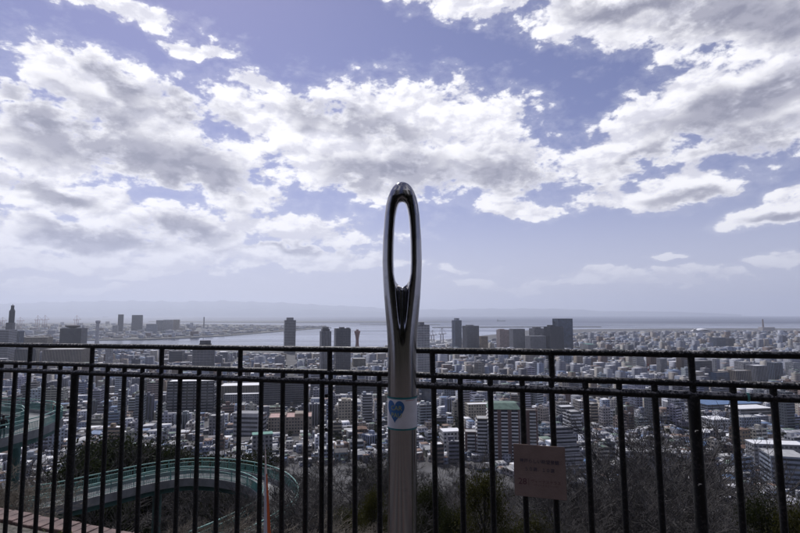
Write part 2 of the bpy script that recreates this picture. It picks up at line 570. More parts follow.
# wooded slope that rises behind the viewer (mirrored in the steel needle)
A = np.linspace(RAD(114), RAD(250), 50); R = np.geomspace(11, 260, 24)
V = np.array([[(math.sin(a) * r, math.cos(a) * r, (r - 12) * 0.55 + 2.0 * math.sin(a * 9) * min(1, r / 60)) for r in R] for a in A])
idx = np.arange(V.shape[0] * V.shape[1]).reshape(V.shape[:2])
Q = np.stack([idx[:-1, :-1], idx[:-1, 1:], idx[1:, 1:], idx[1:, :-1]], -1).reshape(-1, 4)
m_slope = material('wooded_slope', (0.034, 0.032, 0.028), 0.95, color2=(0.014, 0.015, 0.011), scale=0.6)
new_obj('hillside', np_mesh('hillside', V.reshape(-1, 3), Q, m_slope, True), kind='structure')

# ------------------------------------------------------------------ city materials
def object_color_material(name, rough=0.8, gain=1.0):
    m = bpy.data.materials.new(name); m.use_nodes = True
    T, b = nodes_of(m)
    oi = T.new('ShaderNodeObjectInfo')
    t = T.new('ShaderNodeTexCoord')
    f = T.smooth(T.noise(t.outputs['Object'], 0.12, 5, 0.65), 0.3, 0.7, 0.78 * gain, 1.05 * gain)
    mp = T.new('ShaderNodeMapping'); T.l.new(t.outputs['Object'], mp.inputs['Vector']); mp.inputs['Scale'].default_value = (1.1, 1.1, 0.05)
    f2 = T.smooth(T.noise(mp.outputs[0], 1.0, 4, 0.7), 0.35, 0.7, 0.86, 1.04)      # rain streaks
    nd = T.new('ShaderNodeVectorMath', operation='SCALE')
    T.l.new(oi.outputs['Color'], nd.inputs[0]); T.put(nd.inputs['Scale'], T.math('MULTIPLY', f, f2))
    T.l.new(nd.outputs[0], b.inputs['Base Color'])
    b.inputs['Roughness'].default_value = rough
    return m
m_wall = object_color_material('painted_wall')
m_trim = object_color_material('balcony_paint', 0.75, 1.25)
m_glass = material('window_glass', (0.035, 0.042, 0.055), 0.12, var=0.3, scale=0.5, spec=0.6)
m_tint = material('tinted_glass', (0.05, 0.08, 0.14), 0.08, var=0.35, scale=0.06, spec=0.9)
ROOFS = {
 'white': material('roof_white', (0.78, 0.78, 0.79), 0.6, var=0.06, scale=0.3),
 'pale': material('roof_pale', (0.42, 0.42, 0.42), 0.7, var=0.12, scale=0.3),
 'grey': material('roof_grey', (0.24, 0.24, 0.25), 0.8, var=0.15, scale=0.3),
 'dark': material('roof_dark', (0.09, 0.085, 0.09), 0.8, var=0.2, scale=0.3),
 'green': material('roof_green', (0.12, 0.20, 0.155), 0.7, var=0.2, scale=0.3),
 'brown': material('roof_brown', (0.20, 0.115, 0.08), 0.8, var=0.2, scale=0.3),
 'teal': material('roof_teal', (0.10, 0.30, 0.24), 0.7, var=0.2, scale=0.3),
 'blue': material('roof_blue', (0.10, 0.19, 0.36), 0.6, var=0.2, scale=0.3),
 'pink': material('roof_pink', (0.45, 0.28, 0.25), 0.7, var=0.15, scale=0.3),
}
WALLS = {
 'white': (0.62, 0.62, 0.63), 'pale grey': (0.46, 0.46, 0.48), 'grey': (0.30, 0.30, 0.32), 'dark grey': (0.14, 0.14, 0.16), 'charcoal': (0.065, 0.065, 0.08),
 'cream': (0.56, 0.50, 0.40), 'beige': (0.42, 0.36, 0.29), 'tan': (0.33, 0.25, 0.17), 'brown': (0.20, 0.13, 0.10), 'reddish brown': (0.19, 0.115, 0.10),
 'blue grey': (0.30, 0.34, 0.42), 'navy': (0.05, 0.055, 0.085), 'pinkish': (0.46, 0.36, 0.34), 'ochre': (0.44, 0.31, 0.12),
}

WALLS = {k: tuple(c * .78 for c in v) for k, v in WALLS.items()}

def facade(wm, bmk, face, w, h, style, fl, rg, z0=0.0):
    """windows (wm) and balconies / fins (bmk) for one face; face maps (u along, out, z) to local xyz"""
    nfl = max(1, int((h - 0.6) / fl))
    fh = (h - 0.6) / nfl
    def pane(u0, u1, za, zb, off=0.06):
        if u1 - u0 < 0.15: return
        wm.add([face(u0, off, za), face(u1, off, za), face(u1, off, zb), face(u0, off, zb)], [(0, 1, 2, 3)])
    def slab(u0, u1, za, zb, out, into=0.05):
        P = [face(u0, -into, za), face(u1, -into, za), face(u1, out, za), face(u0, out, za), face(u0, -into, zb), face(u1, -into, zb), face(u1, out, zb), face(u0, out, zb)]
        bmk.add(P, [(0, 1, 2, 3), (4, 7, 6, 5), (3, 2, 6, 7), (0, 3, 7, 4), (2, 1, 5, 6)])
    if style == 'grid':
        nc = max(1, int(w / 3.2)); cw = w / nc
        for i in range(nfl):
            for c in range(nc):
                if rg.random() < 0.06: continue
                pane(c * cw + cw * 0.22, c * cw + cw * 0.8, z0 + i * fh + fh * 0.3, z0 + i * fh + fh * 0.78)
    elif style == 'bands':
        for i in range(nfl):
            pane(0.5, w - 0.5, z0 + i * fh + fh * 0.36, z0 + i * fh + fh * 0.84)
    elif style == 'balcony':
        nb = max(1, int(w / 6.5)); bw = w / nb
        for i in range(nfl):
            pane(0.3, w - 0.3, z0 + i * fh + fh * 0.22, z0 + i * fh + fh * 0.97)
            for c in range(nb):
                slab(c * bw + 0.16, (c + 1) * bw - 0.16, z0 + i * fh - 0.1, z0 + i * fh + fh * 0.38, 1.0)
        for c in range(1, nb):
            slab(c * bw - 0.12, c * bw + 0.12, z0, z0 + h - 0.4, 1.1)
    elif style == 'piers':          # balconies between broad wall piers
        nb = max(1, int(w / 7.5)); bw = w / nb
        for i in range(nfl):
            for c in range(nb):
                pane(c * bw + bw * .2, (c + 1) * bw - bw * .2, z0 + i * fh + fh * 0.3, z0 + i * fh + fh * 0.97)
                slab(c * bw + bw * .18, (c + 1) * bw - bw * .18, z0 + i * fh - 0.1, z0 + i * fh + fh * 0.34, 1.0)
    elif style == 'vertical':
        nc = max(2, int(w / 2.6)); cw = w / nc
        for c in range(nc):
            pane(c * cw + cw * 0.25, c * cw + cw * 0.85, z0 + 1, z0 + h - 1.2)
            slab(c * cw - cw * 0.08, c * cw + cw * 0.1, z0, z0 + h - 0.3, 0.5)
    elif style == 'glass':
        pane(0.2, w - 0.2, z0 + 0.5, z0 + h - 0.6)
        nc = max(2, int(w / 3.6)); cw = w / nc
        for c in range(nc + 1):
            slab(c * cw - 0.09, c * cw + 0.09, z0, z0 + h - 0.4, 0.16)
        for i in range(nfl):
            slab(0, w, z0 + i * fh - 0.2, z0 + i * fh + 0.25, 0.13)
    elif style == 'lit':            # dark slab with pale spandrel bands broken by columns
        nc = max(1, int(w / 9)); cw = w / nc
        pane(0.3, w - 0.3, z0 + 0.4, z0 + h - 1.5)
        for i in range(nfl):
            for c in range(nc):
                slab(c * cw + 1.0, (c + 1) * cw - 1.0, z0 + i * fh + fh * 0.3, z0 + i * fh + fh * 0.58, 0.25)

def block(parent, x0, x1, y0, y1, z0, h, style, roof, rg, fl=3.1, wallname='wall', parapet=0.7, sides='FLR', glass=None, side_style=None, trimcol=None, col=None):
    """one building block with real wall, roof, windows, balconies"""
    glass = glass or (m_tint if style == 'glass' else m_glass)
    w, d = x1 - x0, y1 - y0
    wl = MB()
    if parapet > 0:
        t = 0.3
        o = [(x0, y0), (x1, y0), (x1, y1), (x0, y1)]; i = [(x0 + t, y0 + t), (x1 - t, y0 + t), (x1 - t, y1 - t), (x0 + t, y1 - t)]
        vs = [(*p, z0) for p in o] + [(*p, z0 + h) for p in o] + [(*p, z0 + h) for p in i] + [(*p, z0 + h - parapet) for p in i]
        fs = []
        for k in range(4):
            k2 = (k + 1) % 4
            fs += [(k, k2, k2 + 4, k + 4), (k + 4, k2 + 4, k2 + 8, k + 8), (k + 8, k2 + 8, k2 + 12, k + 12)]
        wl.add(vs, fs)
    else:
        wl.box(x0, x1, y0, y1, z0, z0 + h - 0.05)
    wo = wl.build(wallname, m_wall, parent); wo.color = (*col, 1)
    rb = MB()
    if parapet > 0: rb.box(x0 + .3, x1 - .3, y0 + .3, y1 - .3, z0 + h - parapet - 0.5, z0 + h - parapet)
    else: rb.box(x0 - .25, x1 + .25, y0 - .25, y1 + .25, z0 + h - 0.05, z0 + h + 0.25)
    ro = rb.build('roof', ROOFS[roof], parent)
    wm, bk = MB(), MB()
    ss = side_style or style
    if 'F' in sides: facade(wm, bk, lambda u, out, z: (x0 + u, y0 - out, z), w, h, style, fl, rg, z0)
    if 'L' in sides: facade(wm, bk, lambda u, out, z: (x0 - out, y1 - u, z), d, h, ss, fl, rg, z0)
    if 'R' in sides: facade(wm, bk, lambda u, out, z: (x1 + out, y0 + u, z), d, h, ss, fl, rg, z0)
    if 'B' in sides: facade(wm, bk, lambda u, out, z: (x1 - u, y1 + out, z), w, h, ss, fl, rg, z0)
    if wm.n: wm.build('windows', glass, parent, 'stuff')
    if bk.n:
        bo = bk.build('balconies' if style in ('balcony', 'piers') else 'facade_ribs', m_trim, parent, 'stuff'); bo.color = (*(trimcol or col), 1)
    return wo

def penthouse(parent, x0, x1, y0, y1, z, h, col, name='penthouse'):
    m = MB().box(x0, x1, y0, y1, z, z + h)
    o = m.build(name, m_wall, parent); o.color = (*col, 1)
    return o

LANDRECT = []      # px0, px1, ytop, ybottom visible, Y
FOOT = []          # x, y, radius

def landmark(name, label, px0, px1, ytop, Y, style, wall, roof='grey', vis=None, deep=None, yaw=None, top=None, cat='building', group=None, fl=3.3, side_style=None, trim=None, parapet=0.9):
    """top: list of (fx0, fx1, height_px) set-backs on the roof, as fractions of the width"""
    rg = random.Random(label)
    a, c = at(px0, ytop, Y), at(px1, ytop, Y)
    W_ = c.x - a.x
    zt = a.z
    xc = (a.x + c.x) / 2
    zb = float(ground_z(xc, Y)) - 3
    D_ = deep or max(14.0, W_ * 0.7)
    if yaw is None: yaw = 17 if cat == 'tower' else 9
    yw = RAD(yaw)
    w = (W_ - D_ * abs(math.sin(yw))) / math.cos(yw)
    if w < 6: w = W_ * 0.75; D_ = min(D_, w)
    e = empty(name, (xc, Y + D_ / 2, zb), label, cat, group, rz=yw)
    col = WALLS[wall]
    block(e, -w / 2, w / 2, -D_ / 2, D_ / 2, 0, zt - zb, style, roof, rg, fl, side_style=side_style, trimcol=WALLS[trim] if trim else None, col=col, parapet=parapet)
    mpp = Y / FPX
    for (f0, f1, hp) in (top or []):
        penthouse(e, -w / 2 + w * f0, -w / 2 + w * f1, -D_ * 0.3, D_ * 0.3, zt - zb - 0.9, hp * mpp + 0.9, tuple(x * 0.8 for x in col))
    base_row = project(xc, Y, zb + 3)[1] + 0.4
    LANDRECT.append((px0 - 0.6, px1 + 0.6, ytop, min(vis or (ytop + 20), base_row), Y))
    FOOT.append((xc, Y + D_ / 2, max(w, D_) * 0.62))
    return e, w, D_, zt - zb, mpp

L = landmark
# --- skyline left of the needle
e, w, d, h, mpp = L('slender_tower', 'tall thin dark tower with a stepped spire top at the far left edge', 8.4, 13, 310.5, 1900, 'vertical', 'navy', 'dark', vis=346, deep=16, cat='tower', top=[(0.22, 0.82, 5.2), (0.1, 0.95, 1.2)])
penthouse(e, -w * 1.05, w * .62, -d * .7, d * .7, 0, h - 12 * mpp, WALLS['dark grey'], 'podium')
m = MB(); m.tube([(0.1, 0, h + 4 * mpp), (0.1, 0, h + 6.5 * mpp)], [1.2, 0.5], 6); m.build('spire', m_glass, e)
L('office_block', 'grey office block at left edge in front of the spired tower', -14, 8, 330, 1500, 'bands', 'pale grey', 'pale', vis=347, deep=40)
L('office_block', 'blue grey slab just right of the spired tower base', 8.5, 19, 331, 1560, 'vertical', 'blue grey', 'pale', vis=347, deep=26)
L('long_hall', 'low cream hall with vertical ribs beyond the top rail at left', 20, 46, 337.2, 1800, 'vertical', 'cream', 'pale', vis=346, deep=40, cat='hall', group=None)
e, w, d, h, mpp = L('saucer_roofed_hotel', 'brown grey block carrying a flat saucer shaped rooftop restaurant', 59, 80.5, 328.3, 1750, 'vertical', 'dark grey', 'grey', vis=347, deep=48, side_style='grid')
m = MB()
prof = [(5, 0), (13, 2.2), (22, 5.4), (23.5, 7.2), (22, 8.6), (8, 10.2), (0.5, 10.6)]
vs, fs = [], []
for (r_, z_) in prof:
    for k in range(32): vs.append((r_ * math.cos(k * math.pi / 16) - 5, r_ * math.sin(k * math.pi / 16), h - 1 + z_ * 1.2))
for i in range(len(prof) - 1):
    for k in range(32): fs.append((i * 32 + k, i * 32 + (k + 1) % 32, (i + 1) * 32 + (k + 1) % 32, (i + 1) * 32 + k))
m.add(vs, fs, True); m.build('saucer', ROOFS['dark'], e)
# pale pylon
p = at(96.7, 345, 2250); zb = float(ground_z(p.x, 2250)) - 3
e = empty('pylon', (p.x, 2250, zb), 'pale slender pylon with flared top rising above the top rail at left', 'tower')
mpp = 2250 / FPX; htop = at(96.7, 320.4, 2250).z - zb
m = MB(); m.tube([(0, 0, 0), (0, 0, htop * .55), (0, 0, htop * .86), (0, 0, htop * .9)], [2.4 * mpp, 1.6 * mpp, 1.35 * mpp, 1.5 * mpp], 14); o = m.build('shaft', m_wall, e); o.color = (.45, .45, .47, 1)
m = MB(); m.tube([(0, 0, htop * .9), (0, 0, htop * .93), (0, 0, htop * .985), (0, 0, htop)], [1.6 * mpp, 2.2 * mpp, 2.2 * mpp, 1.2 * mpp], 14); o = m.build('head', m_wall, e); o.color = (.36, .36, .4, 1)
LANDRECT.append((93, 100.5, 320, 345, 2250))
L('ribbed_block', 'wide grey office block with vertical ribs seen between the rails at left', 41, 80, 349.2, 1400, 'vertical', 'beige', 'pale', vis=362, deep=60)
L('office_block', 'dark block between the rails left of the first rail stub', 14, 29, 349, 1420, 'vertical', 'dark grey', 'grey', vis=362)
L('office_block', 'narrow cream slab between the rails beside the first rail stub', 29.5, 37, 349.5, 1500, 'vertical', 'cream', 'pale', vis=362)
L('apartment_block', 'white office slab seen between the rails under the far pylon', 105, 111, 349, 1300, 'grid', 'pale grey', 'white', vis=362)
L('office_block', 'dark low office block between rails left of the dark gridded tower', 168, 182, 351, 1500, 'bands', 'dark grey', 'grey', vis=362)
L('apartment_block', 'dark gridded apartment tower with overhanging dark crown left of the bay', 190.5, 213.2, 349, 1150, 'balcony', 'dark grey', 'grey', vis=366, deep=26, top=[(.3, .8, 8.2), (.27, .84, 5.0)], cat='tower', trim='grey')
L('office_tower', 'lone grey slab tower with dark top band standing before the bay', 282.2, 295.6, 320.2, 2050, 'bands', 'grey', 'grey', vis=357, deep=40, top=[(.2, .8, 2.6)], cat='tower', fl=4.2)
L('hotel_tower', 'pale grey tower with a hooded roof, left of the twin pair', 318.4, 331, 331.2, 1290, 'vertical', 'grey', 'grey', vis=371, deep=30, top=[(.16, .78, 4.2), (.08, .9, 2.2)], cat='tower', trim='pale grey')
L('office_tower', 'dark tower with columns of windows, right of the twin pair', 333, 350.6, 328.6, 1350, 'grid', 'dark grey', 'grey', vis=371, deep=30, top=[(.3, .6, 1.4), (.8, .95, .8)], cat='tower', fl=4.5)
L('tan_hall', 'tan low block with pale roof below the red lattice tower', 351.5, 365.5, 358.5, 1480, 'vertical', 'cream', 'pale', vis=371, deep=36, cat='hall')
# red hyperboloid lattice tower
Yh = 2400; p = at(357.2, 347, Yh); zb = float(ground_z(p.x, Yh)) - 2
ht = at(357.2, 329.4, Yh).z - zb
e = empty('lattice_tower', (p.x, Yh, zb), 'red hourglass lattice tower standing at the harbour edge', 'tower')
red = material('tower_red', (0.24, 0.06, 0.05), 0.5, var=0.15, scale=0.2)
m = MB()
def hyp(t): return 6.2 + 8.0 * (abs(t - .42) / .58) ** 1.7
for k in range(20):
    for sgn in (-1, 1):
        pts = []
        for i in range(9):
            t = i / 8; a = 2 * math.pi * k / 20 + sgn * (t - .42) * 1.5
            pts.append((hyp(t) * math.cos(a), hyp(t) * math.sin(a), ht * .9 * t))
        m.tube(pts, 0.55, 4, smooth=False)
m.build('lattice', red, e, 'stuff')
m = MB(); m.tube([(0, 0, 0), (0, 0, ht * .82)], 4.6, 12); o = m.build('core', m_wall, e); o.color = (.3, .19, .18, 1)
for t0, t1, r_ in ((.76, .80, 10.2), (.82, .86, 11.2), (.88, .93, 12.2), (.93, 1.0, 6)):
    m = MB(); m.tube([(0, 0, ht * t0), (0, 0, ht * t1)], [r_, r_ * 1.02], 20); o = m.build('observation_deck', m_wall, e); o.color = (.28, .14, .12, 1)
LANDRECT.append((353.5, 361, 329, 347.5, Yh))
# --- right of the needle
L('striped_tower', 'pale apartment tower with close horizontal stripes just right of the needle', 415, 429.6, 325.2, 1200, 'balcony', 'grey', 'grey', vis=374, deep=24, top=[(.2, .6, 3.0)], cat='tower', trim='white')
L('office_tower', 'slim blue grey tower standing alone right of the needle', 452.6, 461.6, 320.2, 2100, 'vertical', 'blue grey', 'grey', vis=347, deep=34, top=[(.25, .75, 2)], cat='tower')
L('office_tower', 'broad grey ribbed tower beside the slim blue grey one', 463.2, 479.2, 325.8, 1900, 'vertical', 'grey', 'grey', vis=347.5, deep=38, top=[(.2, .65, .9)], cat='tower')
L('office_block', 'small brown block at the foot of the broad ribbed tower', 480, 488, 336.4, 1850, 'grid', 'tan', 'grey', vis=347.5)
L('hotel_block', 'beige grey block left of the pale double slab', 498, 511, 329.8, 2050, 'grid', 'pinkish', 'pale', vis=347.5, deep=40, top=[(.1, .5, .8)])
L('office_block', 'pale grey wide slab with blank side beside the beige grey block', 511.2, 525, 328.8, 1950, 'vertical', 'pale grey', 'pale', vis=347.5, deep=40)
L('office_tower', 'mid grey tower with dark roof left of the dark curtain wall pair', 531, 545.6, 328.4, 1900, 'grid', 'grey', 'dark', vis=347.5, top=[(.2, .7, 1.5)], cat='tower')
L('office_block', 'grey lower slab in front of the mid grey dark roofed tower', 528, 546, 336, 1700, 'vertical', 'pale grey', 'grey', vis=347.5)
L('office_tower', 'broad dark purple grey tower in front of the dark glass tower', 546.2, 564.2, 326.6, 1700, 'vertical', 'charcoal', 'dark', vis=348, deep=36, top=[(.15, .45, 1.5)], cat='tower', trim='dark grey')
L('glass_tower', 'tallest dark glass tower on the right skyline', 554.4, 573.4, 318.6, 1820, 'glass', 'navy', 'dark', vis=348, deep=34, cat='tower')
L('sports_hall', 'long pale green roofed hall right of the dark glass tower', 585, 598, 344.2, 1900, 'grid', 'pale grey', 'teal', vis=348, deep=60, cat='hall')
# --- below the rails
L('dark_slab', 'wide dark office slab with pale broken window bands, left of centre', 166, 213, 381, 740, 'lit', 'navy', 'white', vis=424, deep=26, cat='office block', trim='grey', fl=4.0)
L('dark_apartment_tower', 'big dark apartment tower with rows of balconies behind the orange spike', 258, 303, 378, 800, 'balcony', 'charcoal', 'dark', vis=414, deep=26, yaw=14, cat='tower', trim='dark grey', side_style='balcony')
L('dark_slab', 'dark grey slab rising behind the beige apartment house', 334, 381, 382, 930, 'balcony', 'charcoal', 'dark', vis=402, deep=24, trim='dark grey')
L('beige_apartment_house', 'beige apartment house with small square windows beside the double fence post', 336.5, 353.5, 400.5, 640, 'grid', 'cream', 'white', vis=421, deep=18, cat='apartment house', top=[(.2, .55, 1.2), (.6, .85, .8)])
L('apartment_house', 'blue grey apartment house with striped balconies left of the needle sticker', 360.5, 372.2, 394.5, 650, 'balcony', 'blue grey', 'pale', vis=418, deep=18, top=[(.1, .4, 1.8)], cat='apartment house', trim='pale grey')
L('small_office', 'small white block with tiny windows touching the needle on its left', 373.5, 380, 402.5, 640, 'grid', 'white', 'pale', vis=416)
L('dark_slab', 'plain navy slab just right of the needle sticker', 419.5, 432, 386, 820, 'glass', 'navy', 'dark', vis=414, deep=20)
L('apartment_house', 'pale blue grey tower with window columns, second gap right of needle', 443, 455, 385, 900, 'grid', 'blue grey', 'pale', vis=405)
L('cream_hall', 'long cream hall with a bright white roof behind the second dark tower', 217, 258, 385.5, 860, 'vertical', 'cream', 'white', vis=398, deep=40, cat='hall')
L('white_row', 'low white row with bright roof below the long cream hall', 223, 258, 394, 800, 'grid', 'pale grey', 'white', vis=404, deep=16, cat='building')
L('school', 'grey office with rows of square dark windows, left of the orange spike', 233, 261, 416, 560, 'bands', 'pale grey', 'white', vis=437, deep=26, yaw=-6, top=[(-.15, .88, 1.6)], cat='office block', fl=4.4)
L('grey_house_block', 'plain grey stepped block left of the grey office', 207.5, 222, 415.5, 580, 'grid', 'grey', 'pale', vis=438, deep=14)
L('tan_block', 'tan block with a pink flat roof right of the orange spike', 265, 311, 417, 590, 'grid', 'beige', 'pink', vis=431, deep=30, top=[(.6, .8, 2.0), (.25, .4, 1.0)])
L('green_shed', 'small house under green netting above the orange spike tip', 250, 272, 434.5, 470, 'grid', 'grey', 'teal', vis=441, deep=10, yaw=18, parapet=0, cat='house')
L('white_hall', 'low white hall with broad pale roof among trees right of the needle', 441, 461, 431.5, 500, 'grid', 'white', 'white', vis=440, deep=14, parapet=0, cat='hall')
L('cream_house', 'cream low block behind the green roofed apartment block', 466, 492, 404, 640, 'grid', 'cream', 'white', vis=412, deep=16)
# brown apartment block with green roof, stepped wings
Yb = 470
e, w, d, h, mpp = L('brown_apartment_block', 'large reddish brown apartment block with white balconies and a green roof', 489, 521, 409, Yb, 'piers', 'reddish brown', 'green', vis=466, deep=20, yaw=-4, cat='apartment block', trim='white', fl=3.0)
rg = random.Random(5)
m = MB(); hw = w / 2 + 0.9; hd = d / 2 + 0.9; zr = h - 0.2
m.add([(-hw, -hd, zr), (hw, -hd, zr), (hw, hd, zr), (-hw, hd, zr), (-hw + 3, -hd + 6.5, zr + 4.6), (hw - 3, -hd + 6.5, zr + 4.6), (hw - 3, hd - 3, zr + 4.6), (-hw + 3, hd - 3, zr + 4.6)],
      [(0, 1, 5, 4), (1, 2, 6, 5), (2, 3, 7, 6), (3, 0, 4, 7), (4, 5, 6, 7), (3, 2, 1, 0)])
m.build('mansard_roof', ROOFS['green'], e)
block(e, -w / 2 - 10, -w / 2, -3, d / 2 + 4, 0, h - 10, 'balcony', 'pale', rg, 3.0, 'wing_wall', col=WALLS['cream'], trimcol=WALLS['white'], sides='FL')
block(e, -w / 2 - 21, -w / 2 - 10, 1, d / 2 + 5, 0, h - 23, 'piers', 'pale', rg, 3.0, 'wing_wall', col=WALLS['reddish brown'], trimcol=WALLS['white'], sides='FL')
block(e, w / 2, w / 2 + 18, 2, d / 2 + 5, 0, h - 3, 'piers', 'dark', rg, 3.0, 'wing_wall', col=WALLS['reddish brown'], trimcol=WALLS['white'], sides='FR')
LANDRECT.append((466, 541, 404, 462, Yb))
FOOT.append((at(480, 400, Yb).x, Yb + 8, 16)); FOOT.append((at(530, 400, Yb).x, Yb + 8, 16))
# stepped terraces and others to the right
Yz = 420; p = at(570, 432, Yz); zb = float(ground_z(p.x, Yz)) - 3
e = empty('terraced_apartments', (p.x, Yz, zb), 'grey apartment house stepping down the slope in terraces, above the notice plate', 'apartment house', rz=RAD(10))
zt = at(570, 429, Yz).z - zb
for i in range(6):
    zz = zt * (i + 1) / 6
    block(e, -14 + i * 1.1, 14 - i * 1.3, -4 + i * 2.4, 14, zz - zt / 6 - (0.5 if i == 0 else 0), zt / 6 + (0.5 if i == 0 else 0), 'bands', 'pale', rg, 3.0, 'wall', col=(.36, .36, .38), sides='FLR')
LANDRECT.append((552, 588, 429, 458, Yz)); FOOT.append((p.x, Yz + 6, 18))
e, w, d, h, mpp = L('white_curved_house', 'white apartment house with stacked bright rounded balconies right of the notice plate', 567.5, 582, 411.5, 560, 'balcony', 'grey', 'pale', vis=431, deep=16, yaw=12, cat='apartment house', trim='white')
L('beige_block', 'narrow beige apartment block below rails, right of the rounded balcony house', 589, 598, 403.5, 640, 'balcony', 'beige', 'pale', vis=416)
L('grey_slab', 'grey slab with horizontal bands below the rails above the rounded balcony house', 559, 575, 406.5, 690, 'bands', 'pale grey', 'white', vis=416)
L('long_slab', 'long brown slab with vertical piers just below the lower rail at right', 587, 616, 392, 880, 'vertical', 'tan', 'grey', vis=403, deep=22)
L('clinic', 'wide white building with dotted windows low among bare trees at right', 622, 678, 452, 400, 'grid', 'pale grey', 'pale', vis=468, deep=16, yaw=-10, cat='building')
L('pink_house', 'small pink and grey house right of the thick fence post', 703, 716, 452, 380, 'balcony', 'dark grey', 'dark', vis=470, deep=10, cat='house', trim='pinkish')
L('blue_grey_shed', 'long blue grey shed with sloping roof at the right edge', 774, 812, 457, 390, 'bands', 'blue grey', 'pale', vis=474, deep=22, yaw=-16, parapet=0, cat='shed')
L('long_white_roof', 'long low warehouse with bright white roof near the right edge', 756, 806, 444.5, 450, 'grid', 'grey', 'white', vis=452, deep=14, yaw=-8, parapet=0, cat='warehouse')
L('tan_house', 'tan pitched house right of the thick post, among white houses', 736, 752, 430, 520, 'grid', 'tan', 'brown', vis=440, deep=14, yaw=20, parapet=0, cat='house')
L('white_house', 'white gabled house with grey windows right of the thick fence post', 709, 731, 419.5, 600, 'grid', 'white', 'white', vis=428, deep=20, parapet=0, cat='house')
L('grey_office', 'blue grey office between the last two bars at right', 738, 762, 417, 610, 'grid', 'blue grey', 'pale', vis=427, deep=18)
L('depot', 'long depot roofed in pale blue below the rails at right', 700, 765, 404, 760, 'bands', 'blue grey', 'blue', vis=411, deep=40, parapet=0, cat='depot')
L('depot', 'long white roofed depot below the pale blue depot at right', 735, 775, 408.5, 700, 'bands', 'pale grey', 'white', vis=415, deep=26, parapet=0, cat='depot')
L('white_slab_tower', 'thin bright white slab between the rails right of the thick post', 713.2, 716.6, 358.8, 1150, 'bands', 'white', 'white', vis=374, deep=20, cat='tower')
L('dark_block', 'dark low block between rails beside the thin bright white slab', 714, 730, 372.5, 1000, 'glass', 'navy', 'dark', vis=381, deep=20)
L('pale_block', 'pale grey ribbed block between the rails near the right edge', 741, 753, 362, 1150, 'grid', 'pale grey', 'pale', vis=382, deep=26)
L('pale_block', 'wide beige ribbed block between rails left of the pale grey one', 733, 752, 370.5, 1060, 'vertical', 'beige', 'pale', vis=382, deep=20)
L('pale_block', 'pale blue grey ribbed slab between rails at the right edge', 753, 768, 365.5, 1120, 'vertical', 'pale grey', 'white', vis=383, deep=26)
L('apartment_block', 'tall pair of grey slabs between the rails at far right', 772, 783, 362.5, 1180, 'vertical', 'blue grey', 'pale', vis=383)
L('grey_block', 'wide grey low block between the rails just right of the thick post', 690, 713, 361, 1250, 'bands', 'dark grey', 'grey', vis=368, deep=30)
L('apartment_tower', 'white twin slab between rails left of the thick fence post', 659, 667, 358.5, 1300, 'vertical', 'white', 'pale', vis=373)
L('white_block', 'white box shaped block between the rails, third stub right of needle', 635, 644, 355.8, 1350, 'bands', 'white', 'white', vis=366)
L('brown_block', 'brown tower block between rails beside the white box block', 649, 659, 355.6, 1400, 'grid', 'brown', 'grey', vis=365)
L('office_block', 'grey office block with blue roof on the right skyline under the shell roof', 714, 726, 337.5, 2500, 'vertical', 'blue grey', 'grey', vis=347, deep=40)
L('office_block', 'second grey block beside the blue grey office on the right skyline', 727, 735, 338, 2550, 'vertical', 'grey', 'grey', vis=347)
# white shell roof of a stadium
Ys = 3900; mpp = Ys / FPX; p = at(703, 331.3, Ys); zb = float(ground_z(p.x, Ys)) - 2
e = empty('stadium', (p.x, Ys, zb), 'stadium with a bright white arched shell roof on the right horizon', 'stadium')
zz = p.z - zb; R_ = 8.6 * mpp
m = MB()
NA, NB = 16, 8; vs, fs = [], []
for i in range(NA + 1):
    for j in range(NB + 1):
        t = i / NA * 2 - 1; s_ = j / NB
        vs.append((R_ * t * (1 - .12 * s_), -20 + s_ * 90, zz + (1 - t * t) * 2.9 * mpp * (0.65 + .35 * math.sin(s_ * math.pi)) + (2.6 * mpp * max(0, -t - .78) / .22 if s_ < .4 else 0)))
for i in range(NA):
    for j in range(NB):
        a_ = i * (NB + 1) + j; fs.append((a_, a_ + NB + 1, a_ + NB + 2, a_ + 1))
m.add(vs, fs, True); o = m.build('shell_roof', ROOFS['white'], e)
sm = o.modifiers.new('thick', 'SOLIDIFY'); sm.thickness = 2.0
m = MB(); m.tube([(0, 26, 0), (0, 26, zz + .4 * mpp)], [R_ * .9, R_ * .92], 28); o = m.build('stand', m_wall, e); o.color = (.3, .3, .34, 1)
LANDRECT.append((692, 712, 327, 333, Ys))
# tall chimney
Yc = 4700; p = at(763.3, 329, Yc); zb = float(ground_z(p.x, Yc)) - 2; mpp = Yc / FPX
m = MB(); hh = at(763, 319.2, Yc).z - zb
m.tube([(0, 0, 0), (0, 0, hh * .97), (0, 0, hh)], [.85 * mpp, .62 * mpp, .66 * mpp], 14)
e = empty('chimney_stack', (p.x, Yc, zb), 'tall brown chimney on the horizon at far right', 'chimney')
o = m.build('stack', m_wall, e); o.color = (.24, .17, .14, 1)
m = MB().box(-5 * mpp * .4, 10 * mpp, -20, 40, 0, hh * .36); o = m.build('plant', m_wall, e); o.color = (.4, .37, .36, 1)
LANDRECT.append((761, 776, 319, 331, Yc))
